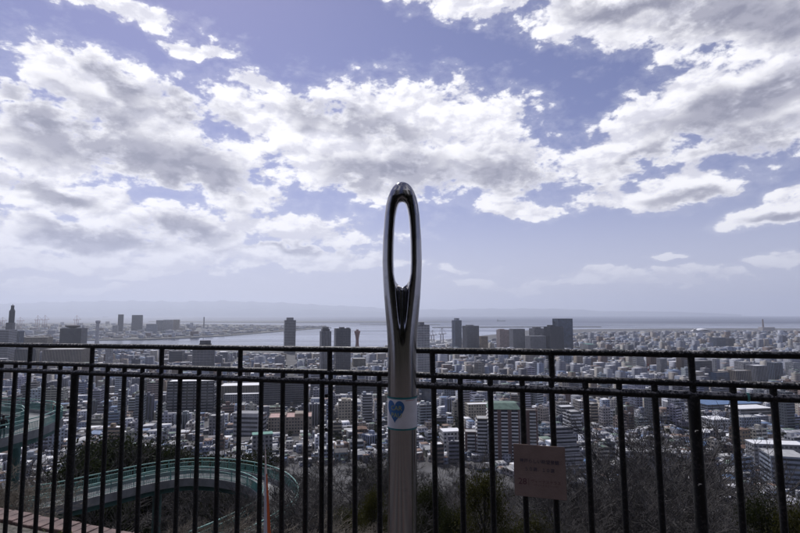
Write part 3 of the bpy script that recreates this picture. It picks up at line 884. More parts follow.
# red and white mast
Ym = 1150; p = at(648.6, 373, Ym); zb = float(ground_z(p.x, Ym)) - 1; mpp = Ym / FPX; hh = at(648.6, 363.6, Ym).z - zb
e = empty('radio_mast', (p.x, Ym, zb), 'red and white lattice radio mast between the rails at right', 'mast')
for i in range(7):
    m = MB(); z0_, z1_ = hh * i / 7, hh * (i + 1) / 7
    def rr(z): return 2.6 - 1.6 * z / hh
    for k in range(4):
        a = k * math.pi / 2 + .4; b_ = a + math.pi / 2
        m.tube([(rr(z0_) * math.cos(a), rr(z0_) * math.sin(a), z0_), (rr(z1_) * math.cos(a), rr(z1_) * math.sin(a), z1_)], .42, 5)
        m.tube([(rr(z0_) * math.cos(a), rr(z0_) * math.sin(a), z0_), (rr(z1_) * math.cos(b_), rr(z1_) * math.sin(b_), z1_)], .3, 4)
    o = m.build('mast_section', red if i % 2 == 0 else ROOFS['white'], e)
LANDRECT.append((646.5, 650.5, 363, 373, Ym))

# --- port island towers
L('apartment_tower', 'tall dark slab on the far island, left of the two', 117.3, 122.6, 314.4, 4300, 'grid', 'dark grey', 'grey', vis=323, deep=34, cat='tower')
L('hotel_tower', 'wide dark square tower on the far island, right of the two', 131.3, 141.6, 315.0, 4500, 'grid', 'dark grey', 'grey', vis=323, deep=40, cat='tower')
L('control_tower', 'thin control tower on the far island left of the bay', 203.2, 204.6, 317.0, 5600, 'grid', 'dark grey', 'grey', vis=324, deep=14, cat='tower')
for i, (a_, b_, t_, Y_, c_, lab) in enumerate([
    (163, 172, 319.8, 4700, 'pale grey', 'pale apartment slab on the far island, right of the dark square tower'),
    (173, 179, 319.6, 4750, 'beige', 'beige apartment slab, last of the island row right of the dark square tower'),
    (156, 162, 320.2, 4650, 'grey', 'grey apartment slab nearest right of the dark square tower on the island'),
    (112, 117, 325.4, 3900, 'pale grey', 'pale stubby block below the two dark island towers'),
    (146, 156, 324, 4100, 'blue grey', 'blue grey block below right of the dark square island tower')]):
    L('island_block', lab, a_, b_, t_, Y_, 'grid', c_, 'pale', vis=t_ + 7, deep=30)

# container cranes
crane_red = material('crane_red', (0.32, 0.10, 0.10), 0.6, var=0.2, scale=0.1)
crane_pale = material('crane_pale', (0.48, 0.46, 0.48), 0.6, var=0.2, scale=0.1)
def crane(px, Y, hpx, mat, label, row=321.5):
    p = at(px, 322, Y); mpp = Y / FPX; H = hpx * mpp * 1.6
    e = empty('gantry_crane', (p.x, Y, SEA + 4), label, 'crane', 'cranes on the far island quay')
    H0 = at(px, row - hpx, Y).z - (SEA + 4)
    Wd = 1.3 * mpp; Dp = 26
    for sx in (-1, 1):
        for sy in (-1, 1):
            MB().tube([(sx * Wd, sy * Dp / 2, 0), (sx * Wd * .9, sy * Dp / 2, H0 * .62)], 1.9, 5).build('leg', mat, e)
    MB().tube([(-Wd * 2.6, 0, H0 * .62), (Wd * 3.4, 0, H0 * .66)], 2.4, 5).build('boom', mat, e)
    MB().tube([(Wd * .2, 0, H0 * .6), (0, 0, H0)], [2.6, 1.4], 5).build('mast', mat, e)
    MB().tube([(0, 0, H0), (Wd * 3.2, 0, H0 * .67)], .9, 4).build('stay', mat, e)
    MB().tube([(0, 0, H0), (-Wd * 2.4, 0, H0 * .64)], .9, 4).build('stay', mat, e)
crane(37.5, 5900, 6.2, crane_red, 'red gantry crane on the island quay, left of the close pair')
crane(44.8, 5950, 6.4, crane_red, 'red gantry crane on the island quay, right of the close pair')
crane(76.5, 6000, 6.2, crane_red, 'lone red gantry crane behind the saucer roofed block')
crane(20, 6100, 4.4, crane_red, 'low red gantry crane just right of the spired tower')
crane(2.5, 6100, 4.4, crane_red, 'low red gantry crane left of the spired tower')
crane(441.8, 2600, 7.5, crane_pale, 'pale harbour crane between the needle and the slim tower', 335)
crane(432.5, 2700, 5.0, crane_pale, 'small pale harbour crane beside the striped tower right of needle', 335)

# ships
hull_dark = material('hull_dark', (0.05, 0.045, 0.06), 0.6, var=0.2, scale=0.05)
def ship(name, px, py, length, label, col):
    Y = depth_on_sea(py); x = (px - 400) / FPX * Y
    e = empty(name, (x, Y, SEA), label, 'ship')
    Lh = length / 2; B = length * .075; H = length * .075
    st = [(-Lh, B * .8, 0), (-Lh * .8, B, 0), (Lh * .7, B, 0), (Lh * .9, B * .55, .25), (Lh * 1.03, .3, .6)]
    vs, fs = [], []
    for (x_, b_, up) in st:
        vs += [(x_ * .97, -b_ * .8, -1), (x_, -b_, H * (1 + up)), (x_, b_, H * (1 + up)), (x_ * .97, b_ * .8, -1)]
    for i in range(len(st) - 1):
        for k in range(4): fs.append((i * 4 + k, i * 4 + (k + 1) % 4, i * 4 + 4 + (k + 1) % 4, i * 4 + 4 + k))
    fs += [(0, 1, 2, 3), (16, 19, 18, 17)]
    MB().add(vs, fs).build('hull', hull_dark, e)
    m = MB().box(-Lh * .92, -Lh * .62, -B * .8, B * .8, H, H * 2.6).box(-Lh * .9, -Lh * .7, -B * 1.0, B * 1.0, H * 2.6, H * 3.1)
    o = m.build('bridge', m_wall, e); o.color = (*col, 1)
    MB().tube([(-Lh * .84, 0, H * 3.1), (-Lh * .86, 0, H * 4.2)], length * .012, 6).build('funnel', crane_red, e)
    for f_ in (-.3, .1, .5):
        MB().tube([(Lh * f_, 0, H), (Lh * f_, 0, H * 2.1)], length * .006, 5).build('mast', hull_dark, e)
ship('tanker', 500.5, 321.3, 190, 'dark tanker far out on the sea right of the slim tower', (.4, .38, .4))
ship('ferry', 298.5, 329.0, 55, 'small dark ferry on the bay right of the lone slab tower', (.3, .2, .2))
ship('freighter', 107, 317.2, 260, 'faint freighter far out on the left horizon sea', (.4, .38, .4))
ship('freighter', 730, 319.6, 90, 'tiny pale ship far out on the right side sea', (.7, .7, .7))

# ------------------------------------------------------------------ everyday city blocks
def skyline(px):
    return np.interp(px, [-200, 60, 92, 150, 210, 260, 400, 430, 460, 500, 530, 600, 700, 800, 1000],
                         [339, 338, 346, 348, 351, 353, 353, 346, 342, 338, 334.5, 331.5, 330.5, 330.2, 330])
ROT = RAD(12)
cr, sr = math.cos(ROT), math.sin(ROT)
CITY = []
def hill_limit(u):      # where woods end and houses begin
    px = 400 + u * FPX
    return np.interp(px, [-300, 0, 60, 120, 200, 300, 420, 540, 620, 700, 800, 1100], [330, 330, 330, 400, 460, 450, 470, 400, 380, 350, 340, 340])
rg = random.Random(21)
for (Ya, Yb_, cell) in ((300, 720, 16.0), (720, 1150, 20.0), (1150, 2700, 28.0), (2700, 6200, 38.0)):
    span = Yb_ * 1.25
    n0 = int(span / cell)
    for i in range(-n0, n0 + 1):
        if i % 6 == 0 and Ya < 2000: continue                       # streets
        for j in range(0, int(Yb_ * 1.6 / cell)):
            if j % 5 == 0 and Ya < 2000: continue
            gx, gy = i * cell + rg.uniform(-.12, .12) * cell, j * cell - 0.25 * Yb_ + rg.uniform(-.12, .12) * cell
            x, y = gx * cr - gy * sr, gx * sr + gy * cr
            if y < Ya or y >= Yb_: continue
            u = x / y
            if abs(u) > 1.02: continue
            if y < hill_limit(u) or y > coast_Y(u) - 35: continue
            if rg.random() < (.10 if y < 2000 else .16): continue
            w, d = cell * rg.uniform(.45, .9), cell * rg.uniform(.45, .88)
            t = rg.random()
            if y < 620: h = rg.uniform(5.5, 8.5) if t < .55 else (rg.uniform(8, 13) if t < .9 else rg.uniform(13, 24))
            elif y < 1700: h = rg.uniform(7, 13) if t < .35 else (rg.uniform(13, 27) if t < .86 else rg.uniform(27, 46))
            else: h = rg.uniform(7, 14) if t < .45 else (rg.uniform(14, 26) if t < .9 else rg.uniform(26, 48))
            zb = float(ground_z(x, y))
            px, pt = project(x, y - d / 2, zb + h)
            hw = (w / 2 + d * .12) / y * FPX
            lim = float(skyline(px)) + rg.uniform(0, 1.5)
            if pt < lim: h -= (lim - pt) * y / FPX
            bad = False
            for (a_, b_, t_, v_, Yl) in LANDRECT:
                if px + hw > a_ and px - hw < b_ and y < Yl + 10:
                    pt = project(x, y, zb + h)[1]
                    if pt < v_: h -= (v_ - pt) * y / FPX
            if h < 3.4: continue
            for (fx, fy, fr) in FOOT:
                if (x - fx) ** 2 + (y - fy) ** 2 < (fr + max(w, d) * .55) ** 2: bad = True; break
            if bad: continue
            CITY.append([x, y, zb, w, d, h, ROT + rg.choice((0, 0, 0, .0, rg.uniform(-.5, .5))), rg.random()])
# which of them show largest
order = sorted(range(len(CITY)), key=lambda k: CITY[k][1])
mask = np.zeros((600, 800), bool)
lm = sorted(LANDRECT, key=lambda r: r[4]); li = 0
SHOWN = np.zeros(len(CITY))
for k in order:
    x, y, zb, w, d, h, rz, t = CITY[k]
    while li < len(lm) and lm[li][4] < y:
        a_, b_, t_, v_, _ = lm[li]; mask[max(0, int(t_)):int(v_), max(0, int(a_)):max(0, int(b_))] = True; li += 1
    px, pt = project(x, y, zb + h); pb = project(x, y, zb)[1]
    hw = (w / 2 + d * .1) / y * FPX
    a_, b_ = int(max(0, round(px - hw))), int(min(800, round(px + hw))); t_, v_ = int(max(0, pt)), int(min(533, pb + 1))
    if a_ >= b_ or t_ >= v_: continue
    sub = mask[t_:v_, a_:b_]
    SHOWN[k] = (~sub).sum(); sub[:] = True
pick = [k for k in np.argsort(-SHOWN)[:230] if SHOWN[k] > 12]
pickset = set(int(k) for k in pick)

ORD = ['zeroth', 'first', 'second', 'third', 'fourth', 'fifth', 'sixth', 'seventh', 'eighth', 'ninth', 'tenth', 'eleventh', 'twelfth', 'thirteenth', 'fourteenth', 'fifteenth', 'sixteenth', 'seventeenth', 'eighteenth', 'nineteenth', 'twentieth', 'twenty-first', 'twenty-second']
BARPX = [1.0 / (9.551e-4 - i * 1.261e-5) - 1040 for i in range(-12, 37)]
def gap_phrase(px):
    """which gap between the upright bars, counted from the needle"""
    bars = BARPX
    if px < 388:
        k = sum(1 for b_ in bars if px < b_ < 386)
        return f'{ORD[min(22, k + 1)]} gap left of needle'
    if px > 416:
        k = sum(1 for b_ in bars if 420 < b_ < px)
        return f'{ORD[min(22, k + 1)]} gap right of needle'
    return 'hidden mostly by the needle'
NUM = ['', 'one', 'two', 'three', 'four', 'five', 'six', 'seven', 'eight', 'nine', 'ten', 'eleven', 'twelve', 'thirteen', 'fourteen', 'fifteen', 'sixteen']
USED = {}
wall_names = ['white', 'grey', 'pale grey', 'pale grey', 'dark grey', 'cream', 'cream', 'beige', 'beige', 'grey', 'grey', 'tan', 'brown', 'blue grey', 'blue grey', 'dark grey', 'dark grey', 'blue grey', 'pale grey', 'white', 'grey']
rows = {}
for k in pick:
    x, y, zb, w, d, h, rz, t = CITY[k]
    rk = random.Random(int(k) * 7 + 1)
    px, pt = project(x, y, zb + h)
    st = min(16, max(1, round(h / 3.1)))
    house = h < 10.5 and w < 17
    lvl = 'above top rail' if pt < 347 else ('between rails' if pt < 364 + px * .026 else ('just below rails' if pt < 402 else ('far below rails' if pt < 425 else 'low over trees')))
    shape = '' if house else ('slim ' if h > 1.5 * w else ('broad ' if w > 1.6 * h else ''))
    for tries in range(40):
        wn = rk.choice(wall_names)
        rf = rk.choice(['white', 'pale', 'pale', 'grey', 'grey', 'grey'] + (['brown', 'dark', 'blue', 'dark', 'grey'] if house else ['green', 'grey']))
        kind = 'pitched house' if house else f'{NUM[st]}-storey block'
        rword = {'pale': 'ashen'}.get(rf, rf)
        lab = f'{shape}{wn} {kind} with {rword} roof, {lvl}, {gap_phrase(px)}'
        if lab not in USED: break
    USED[lab] = 1
    e = empty('house' if house else 'city_block', (x, y, zb - 1.5), lab, 'house' if house else 'building', 'houses and blocks of the hillside city', rz=rz)
    col = tuple(c * f * rk.uniform(.92, 1.06) for c, f in zip(WALLS[wn], (.92, .97, 1.08)))
    hh = h + 1.5
    if house:
        block(e, -w / 2, w / 2, -d / 2, d / 2, 0, hh - 2.4, 'grid', 'grey', rk, 3.0, col=col, parapet=0.3)
        ov = .5; ze = hh - 2.4
        if rk.random() < .5:
            P = [(-w / 2 - ov, -d / 2 - ov, ze), (w / 2 + ov, -d / 2 - ov, ze), (w / 2 + ov, d / 2 + ov, ze), (-w / 2 - ov, d / 2 + ov, ze), (-w / 2 - ov, 0, hh), (w / 2 + ov, 0, hh)]
            m = MB().add(P, [(0, 1, 5, 4), (2, 3, 4, 5), (0, 4, 3), (1, 2, 5), (3, 2, 1, 0)])
        else:
            P = [(-w / 2 - ov, -d / 2 - ov, ze), (w / 2 + ov, -d / 2 - ov, ze), (w / 2 + ov, d / 2 + ov, ze), (-w / 2 - ov, d / 2 + ov, ze), (-w / 6, 0, hh), (w / 6, 0, hh)]
            m = MB().add(P, [(0, 1, 5, 4), (2, 3, 4, 5), (0, 4, 3), (1, 2, 5), (3, 2, 1, 0)])
        m.build('pitched_roof', ROOFS[rf], e)
    else:
        style = rk.choice(['grid', 'grid', 'bands', 'balcony', 'balcony', 'balcony', 'vertical'])
        block(e, -w / 2, w / 2, -d / 2, d / 2, 0, hh, style, rf, rk, 3.1, col=col, side_style='grid' if style == 'balcony' else None, trimcol=tuple(min(.6, c * 1.12 + .03) for c in col))
        pw_, pd_ = w * rk.uniform(.2, .4), d * rk.uniform(.25, .45); ox, oy = w * rk.uniform(-.28, .28), d * rk.uniform(-.2, .25)
        penthouse(e, ox - pw_ / 2, ox + pw_ / 2, oy - pd_ / 2, oy + pd_ / 2, hh - .7, rk.uniform(2.6, 4.2), col)
        for q_ in range(rk.randint(1, 4)):
            tx, ty = rk.uniform(-.42, .42) * w, rk.uniform(-.42, .42) * d; s_ = rk.uniform(.5, 1.1)
            m = MB().box(tx - s_, tx + s_, ty - s_, ty + s_, hh - .7, hh + rk.uniform(.3, 1.2)); o = m.build('roof_unit', m_wall, e); o.color = (.5, .5, .52, 1)

# the rest of the city, far and small: one mass
m_far = bpy.data.materials.new('distant_facades'); m_far.use_nodes = True
T, b = nodes_of(m_far)
ac = T.new('ShaderNodeAttribute', attribute_name='WallColor'); ar = T.new('ShaderNodeAttribute', attribute_name='RoofColor')
uv = T.new('ShaderNodeUVMap'); su = T.new('ShaderNodeSeparateXYZ'); T.l.new(uv.outputs[0], su.inputs[0])
fu = T.math('FRACT', T.math('DIVIDE', su.outputs[0], 3.1)); fv = T.math('FRACT', T.math('DIVIDE', su.outputs[1], 3.1))
win = T.math('MULTIPLY', T.math('MULTIPLY', T.math('GREATER_THAN', fu, .28), T.math('LESS_THAN', fu, .86)), T.math('MULTIPLY', T.math('GREATER_THAN', fv, .3), T.math('LESS_THAN', fv, .76)))
geo = T.new('ShaderNodeNewGeometry'); sn = T.new('ShaderNodeSeparateXYZ'); T.l.new(geo.outputs['True Normal'], sn.inputs[0])
isroof = T.math('GREATER_THAN', sn.outputs['Z'], .5)
wallc = T.mix(win, ac.outputs['Color'], (0.04, 0.045, 0.06, 1))
T.put(b.inputs['Base Color'], T.mix(isroof, wallc, ar.outputs['Color']))
b.inputs['Roughness'].default_value = 0.75

def box_mass(name, boxes, label, cat=None):
    """boxes: x, y, z0, w, d, h, rz, wallcol, roofcol"""
    N = len(boxes)
    B = np.array([bx[:7] for bx in boxes], float)
    cx = np.array([-.5, .5, .5, -.5]); cyy = np.array([-.5, -.5, .5, .5])
    lx = cx[None] * B[:, 3:4]; ly = cyy[None] * B[:, 4:5]
    c, s = np.cos(B[:, 6:7]), np.sin(B[:, 6:7])
    X = B[:, 0:1] + lx * c - ly * s; Yv = B[:, 1:2] + lx * s + ly * c
    V = np.zeros((N, 8, 3)); V[:, :4, 0] = X; V[:, 4:, 0] = X; V[:, :4, 1] = Yv; V[:, 4:, 1] = Yv
    V[:, :4, 2] = B[:, 2:3] - 2; V[:, 4:, 2] = B[:, 2:3] + B[:, 5:6]
    fq = np.array([(0, 1, 5, 4), (1, 2, 6, 5), (2, 3, 7, 6), (3, 0, 4, 7), (4, 5, 6, 7)])
    Q = (fq[None] + (np.arange(N) * 8)[:, None, None]).reshape(-1, 4)
    me = np_mesh(name, V.reshape(-1, 3), Q, m_far)
    UV = np.zeros((N, 5, 4, 2)); H = B[:, 5] + 2
    for f in range(4):
        ww = B[:, 3] if f % 2 == 0 else B[:, 4]
        UV[:, f, 1, 0] = ww; UV[:, f, 2, 0] = ww; UV[:, f, 2, 1] = H; UV[:, f, 3, 1] = H
    lay = me.uv_layers.new(name='UVMap'); lay.data.foreach_set('uv', UV.reshape(-1).astype(np.float32))
    for nm, ci in (('WallColor', 7), ('RoofColor', 8)):
        a = me.attributes.new(nm, 'FLOAT_COLOR', 'POINT')
        cc = np.ones((N, 8, 4), np.float32); cc[:, :, :3] = np.array([bx[ci] for bx in boxes])[:, None, :]
        a.data.foreach_set('color', cc.reshape(-1))
    o = new_obj(name, me, kind='stuff')
    return tag(o, label, cat)

wall_list = [tuple(c * f for c, f in zip(WALLS[k], (.93, .97, 1.08))) for k in wall_names]
roof_list = [(.74, .74, .76), (.7, .7, .72), (.42, .42, .43), (.42, .42, .43), (.30, .30, .31), (.22, .22, .24), (.16, .15, .16), (.2, .13, .1), (.14, .2, .16), (.12, .18, .3), (.55, .55, .56)]
boxes = []
for k, (x, y, zb, w, d, h, rz, t) in enumerate(CITY):
    if k in pickset: continue
    wc = rg.choice(wall_list); g = rg.uniform(.8, 1.12); wc = tuple(c * g for c in wc); rc = rg.choice(roof_list)
    boxes.append((x, y, zb, w, d, h, rz, wc, rc))
    if rg.random() < .55 and h > 9:
        ox, oy = rg.uniform(-.25, .25) * w, rg.uniform(-.25, .25) * d
        boxes.append((x + ox, y + oy, zb + h - 1, w * rg.uniform(.2, .45), d * rg.uniform(.2, .45), rg.uniform(3, 4.6), rz, wc, rg.choice(roof_list)))
# sheds, annexes, parked vans and walls between the blocks
LR = np.array(LANDRECT)
for n_ in range(9000):
    y = 330 * (1500 / 330) ** rg.random(); u = rg.uniform(-.95, .95); x = u * y
    if y < float(hill_limit(u)): continue
    w, d, h = rg.uniform(2, 8), rg.uniform(2, 8), rg.uniform(2.2, 7.5); zb = float(ground_z(x, y))
    px, pt = project(x, y, zb + h); hw = w / y * FPX
    if ((LR[:, 0] < px + hw) & (LR[:, 1] > px - hw) & (LR[:, 4] > y) & (LR[:, 3] > pt)).any(): continue
    g = rg.uniform(.5, 1.1); boxes.append((x, y, zb, w, d, h, ROT + rg.uniform(-.3, .3), tuple(c * g for c in rg.choice(wall_list)), rg.choice(roof_list)))
box_mass('distant_city', boxes, 'mass of small far city buildings spreading to the harbour and the horizon', 'city')
# sheds and blocks on the islands and quays
boxes = []
for n_ in range(1500):
    px = rg.uniform(-150, 325)
    lo = np.interp(px, [-150, 60, 140, 185, 230, 270, 305, 332], [340, 340, 339.2, 337.4, 335, 331.8, 329.2, 327.4]); hi = np.interp(px, [-150, 120, 210, 280, 326], [323.2, 323.8, 324.7, 325.9, 326.6])
    py = rg.uniform(hi + .1, lo - .25)
    Y = depth_on_sea(py); x = (px - 400) / FPX * Y
    h = rg.uniform(5, 16) if rg.random() < .86 else rg.uniform(16, 42)
    if px > 200: h = min(h, 13)
    w, d = rg.uniform(14, 60), rg.uniform(14, 50)
    boxes.append((x, Y, SEA + 4, w, d, h, ROT + rg.uniform(-.1, .1), tuple(c * .9 for c in rg.choice(wall_list)), rg.choice(roof_list)))
box_mass('island_buildings', boxes, 'mass of low sheds and blocks covering the flat island across the bay', 'city')
boxes = []
for n_ in range(60):
    px = rg.uniform(190, 450); py = rg.uniform(0.4, 3.2) + float(np.interp(px, [c[0] for c in COAST], [c[1] for c in COAST]))
    Y = depth_on_sea(py); x = (px - 400) / FPX * Y
    boxes.append((x, Y, SEA + 3, rg.uniform(20, 70), rg.uniform(12, 30), rg.uniform(5, 10), ROT, (.6, .6, .6), (.72, .72, .72)))
for n_ in range(16):
    px = rg.uniform(430, 454); Y = rg.uniform(2350, 2900); x = (px - 400) / FPX * Y
    boxes.append((x, Y, SEA + 3, rg.uniform(22, 50), rg.uniform(14, 30), rg.uniform(10, 24), ROT, (.66, .66, .64), (.72, .72, .72)))
box_mass('harbour_sheds', boxes, 'bright white sheds lined up along the harbour quay', 'sheds')

# ------------------------------------------------------------------ footbridge loop below the terrace
m_teal = material('teal_paint', (0.14, 0.33, 0.30), 0.55, var=0.2, scale=1.5)
m_teal_dark = material('teal_girder', (0.06, 0.15, 0.135), 0.6, var=0.2, scale=1.0)
m_conc = material('bridge_concrete', (0.26, 0.265, 0.265), 0.85, var=0.2, scale=0.8)

def sweep(name, path, off0, off1, z0, z1, mat, parent, org):
    """box section swept along a plan path; off = sideways offsets, z relative to the path"""
    m = MB(); P = []
    n = len(path)
    for i, p in enumerate(path):
        a, c = Vector(path[max(0, i - 1)]), Vector(path[min(n - 1, i + 1)])
        t = (c - a); t.z = 0; t.normalize(); sd = Vector((t.y, -t.x, 0))
        p = Vector(p) - org
        P += [tuple(p + sd * off0 + Vector((0, 0, z0))), tuple(p + sd * off1 + Vector((0, 0, z0))), tuple(p + sd * off1 + Vector((0, 0, z1))), tuple(p + sd * off0 + Vector((0, 0, z1)))]
    F_ = []
    for i in range(n - 1):
        for k in range(4): F_.append((i * 4 + k, (i + 1) * 4 + k, (i + 1) * 4 + (k + 1) % 4, i * 4 + (k + 1) % 4))
    F_ += [(0, 1, 2, 3), tuple((n - 1) * 4 + k for k in (3, 2, 1, 0))]
    m.add(P, F_)
    return m.build(name, mat, parent)

def bridge(name, label, path, pillars):
    org = Vector(path[len(path) // 2])
    e = empty(name, org, label, 'bridge')
    hw = 1.15
    sweep('deck', path, -hw, hw, -0.22, 0.0, m_conc, e, org)
    sweep('girder', path, -hw * .75, hw * .75, -0.75, -0.225, m_teal_dark, e, org)
    for s in (-1, 1):
        a, c = sorted((s * (hw - .10), s * (hw + .06)))
        sweep('kerb', path, a, c, -0.32, 0.26, m_conc, e, org)
        for (zz, r_) in ((1.12, .035), (0.86, .02), (0.36, .02)):
            sweep('rail', path, s * hw - r_ - .02, s * hw + r_ - .02, zz - r_, zz + r_, m_teal, e, org)
        m = MB()
        for i in range(len(path) - 1):
            a_, c_ = Vector(path[i]), Vector(path[i + 1])
            t = c_ - a_; L_ = t.length; t.z = 0; t.normalize(); sd = Vector((t.y, -t.x, 0))
            k = max(1, int(L_ / .085))
            for j in range(k):
                p = a_.lerp(c_, j / k) - org + sd * (s * hw - .02)
                post = (j == 0 and i % 3 == 0); r_ = .035 if post else .018
                m.tube([p + Vector((0, 0, .2)), p + Vector((0, 0, 1.1 if post else .86))], r_, 4, caps=False, smooth=False)
        m.build('balusters', m_teal, e, 'stuff')
    for (x, y) in pillars:
        z1 = min(path, key=lambda p: (p[0] - x) ** 2 + (p[1] - y) ** 2)[2]
        zg = float(ground_z(x, y)) - 1
        m = MB(); m.tube([Vector((x, y, zg)) - org, Vector((x, y, z1 - .7)) - org], .32, 12); m.build('pillar', m_teal_dark, e)
    return e

def smooth_path(P, n=4):
    P = [Vector(p) for p in P]; out = []
    for i in range(len(P) - 1):
        p0, p1, p2, p3 = P[max(i - 1, 0)], P[i], P[i + 1], P[min(i + 2, len(P) - 1)]
        for j in range(n):
            t = j / n
            out.append(tuple(.5 * ((2 * p1) + (p2 - p0) * t + (2 * p0 - 5 * p1 + 4 * p2 - p3) * t * t + (3 * p1 - p0 - 3 * p2 + p3) * t ** 3)))
    out.append(tuple(P[-1])); return out
ring = []
for (px, py) in ((-30, 508), (20, 493.5), (60, 486.5), (105, 477), (150, 467.5), (188, 462.5), (220, 463), (250, 467.5), (270, 475), (280, 486), (277, 498), (258, 511), (228, 526), (180, 545), (120, 560)):
    Yr = 12.2 * FPX / (py - 314) ; p = at(px, py, Yr); ring.append((p.x, p.y, p.z - 1.12))
ring = smooth_path(ring)
bridge('spiral_footbridge', 'looping teal railed footbridge curving through the trees at lower left', ring, [tuple(at(158, 480, 41.2))[:2], tuple(at(60, 490, 35.8))[:2], tuple(at(270, 500, 33))[:2]])
ramp = [(-37.5, 14, -6.7), (-34.4, 20, -6.8), (-31.6, 26, -6.9), (-29.4, 31, -6.95), (-28.0, 35, -7.0), (-27.5, 38.2, -7.0), (-28.1, 41.2, -7.0), (-30.4, 43.6, -7.0), (-33.8, 45, -7.0), (-38.8, 45.5, -7.0)]
fine = []
for i in range(len(ramp) - 1):
    a_, c_ = Vector(ramp[i]), Vector(ramp[i + 1])
    for j in range(3): fine.append(tuple(a_.lerp(c_, j / 3)))
fine.append(ramp[-1])
bridge('footbridge_ramp', 'upper teal railed footbridge ramp at the left edge with people on it', fine, [(-32.5, 24), (-33, 45), (-36, 17)])

# ------------------------------------------------------------------ lamps on the ramp
m_black = material('black_metal', (0.025, 0.025, 0.028), 0.5, var=0.2, scale=5)
m_white = material('white_enamel', (0.75, 0.75, 0.74), 0.4, var=0.05, scale=3)
def hooked_lamp(x, y, z, H, label, side=-1, mat=None, name='hooked_lamp', globe=False):
    mat = mat or m_black
    e = empty(name, (x, y, z), label, 'lamp')
    MB().tube([(0, 0, 0), (0, 0, H - .55)], [.05, .04], 8).build('pole', mat, e)
    pts = [(side * .45 * (1 - math.cos(t)), 0, H - .55 + .5 * math.sin(t)) for t in np.linspace(0, math.pi * .85, 9)]
    MB().tube(pts, .03, 6).build('arm', mat, e)
    tip = pts[-1]
    m = MB()
    if globe:
        rr_ = [(.02, .12), (.10, .09), (.14, 0), (.10, -.09), (.02, -.12)]
        m.tube([(tip[0], 0, tip[2] - .1 + z_) for r_, z_ in rr_], [r_ for r_, z_ in rr_], 12)
    else:
        m.tube([(tip[0], 0, tip[2]), (tip[0], 0, tip[2] - .12), (tip[0], 0, tip[2] - .2)], [.04, .12, .16], 10)
    m.build('lamp_head', m_white if globe else mat, e)
hooked_lamp(-27.2, 35.2, -7.0, 3.95, 'black lamp post with a hooked arm at the left edge')
p = at(17.5, 372, 38)
m = MB().tube([(0, 0, 0), (0, 0, p.z + 7.0)], [.05, .035], 8)
e = empty('thin_pole', (p.x, 38, -7.0), 'thin straight dark pole standing on the footbridge ramp', 'pole')
m.build('shaft', m_black, e); MB().tube([(0, 0, p.z + 7.0), (0, 0, p.z + 7.1)], [.06, .02], 8).build('cap', m_black, e)

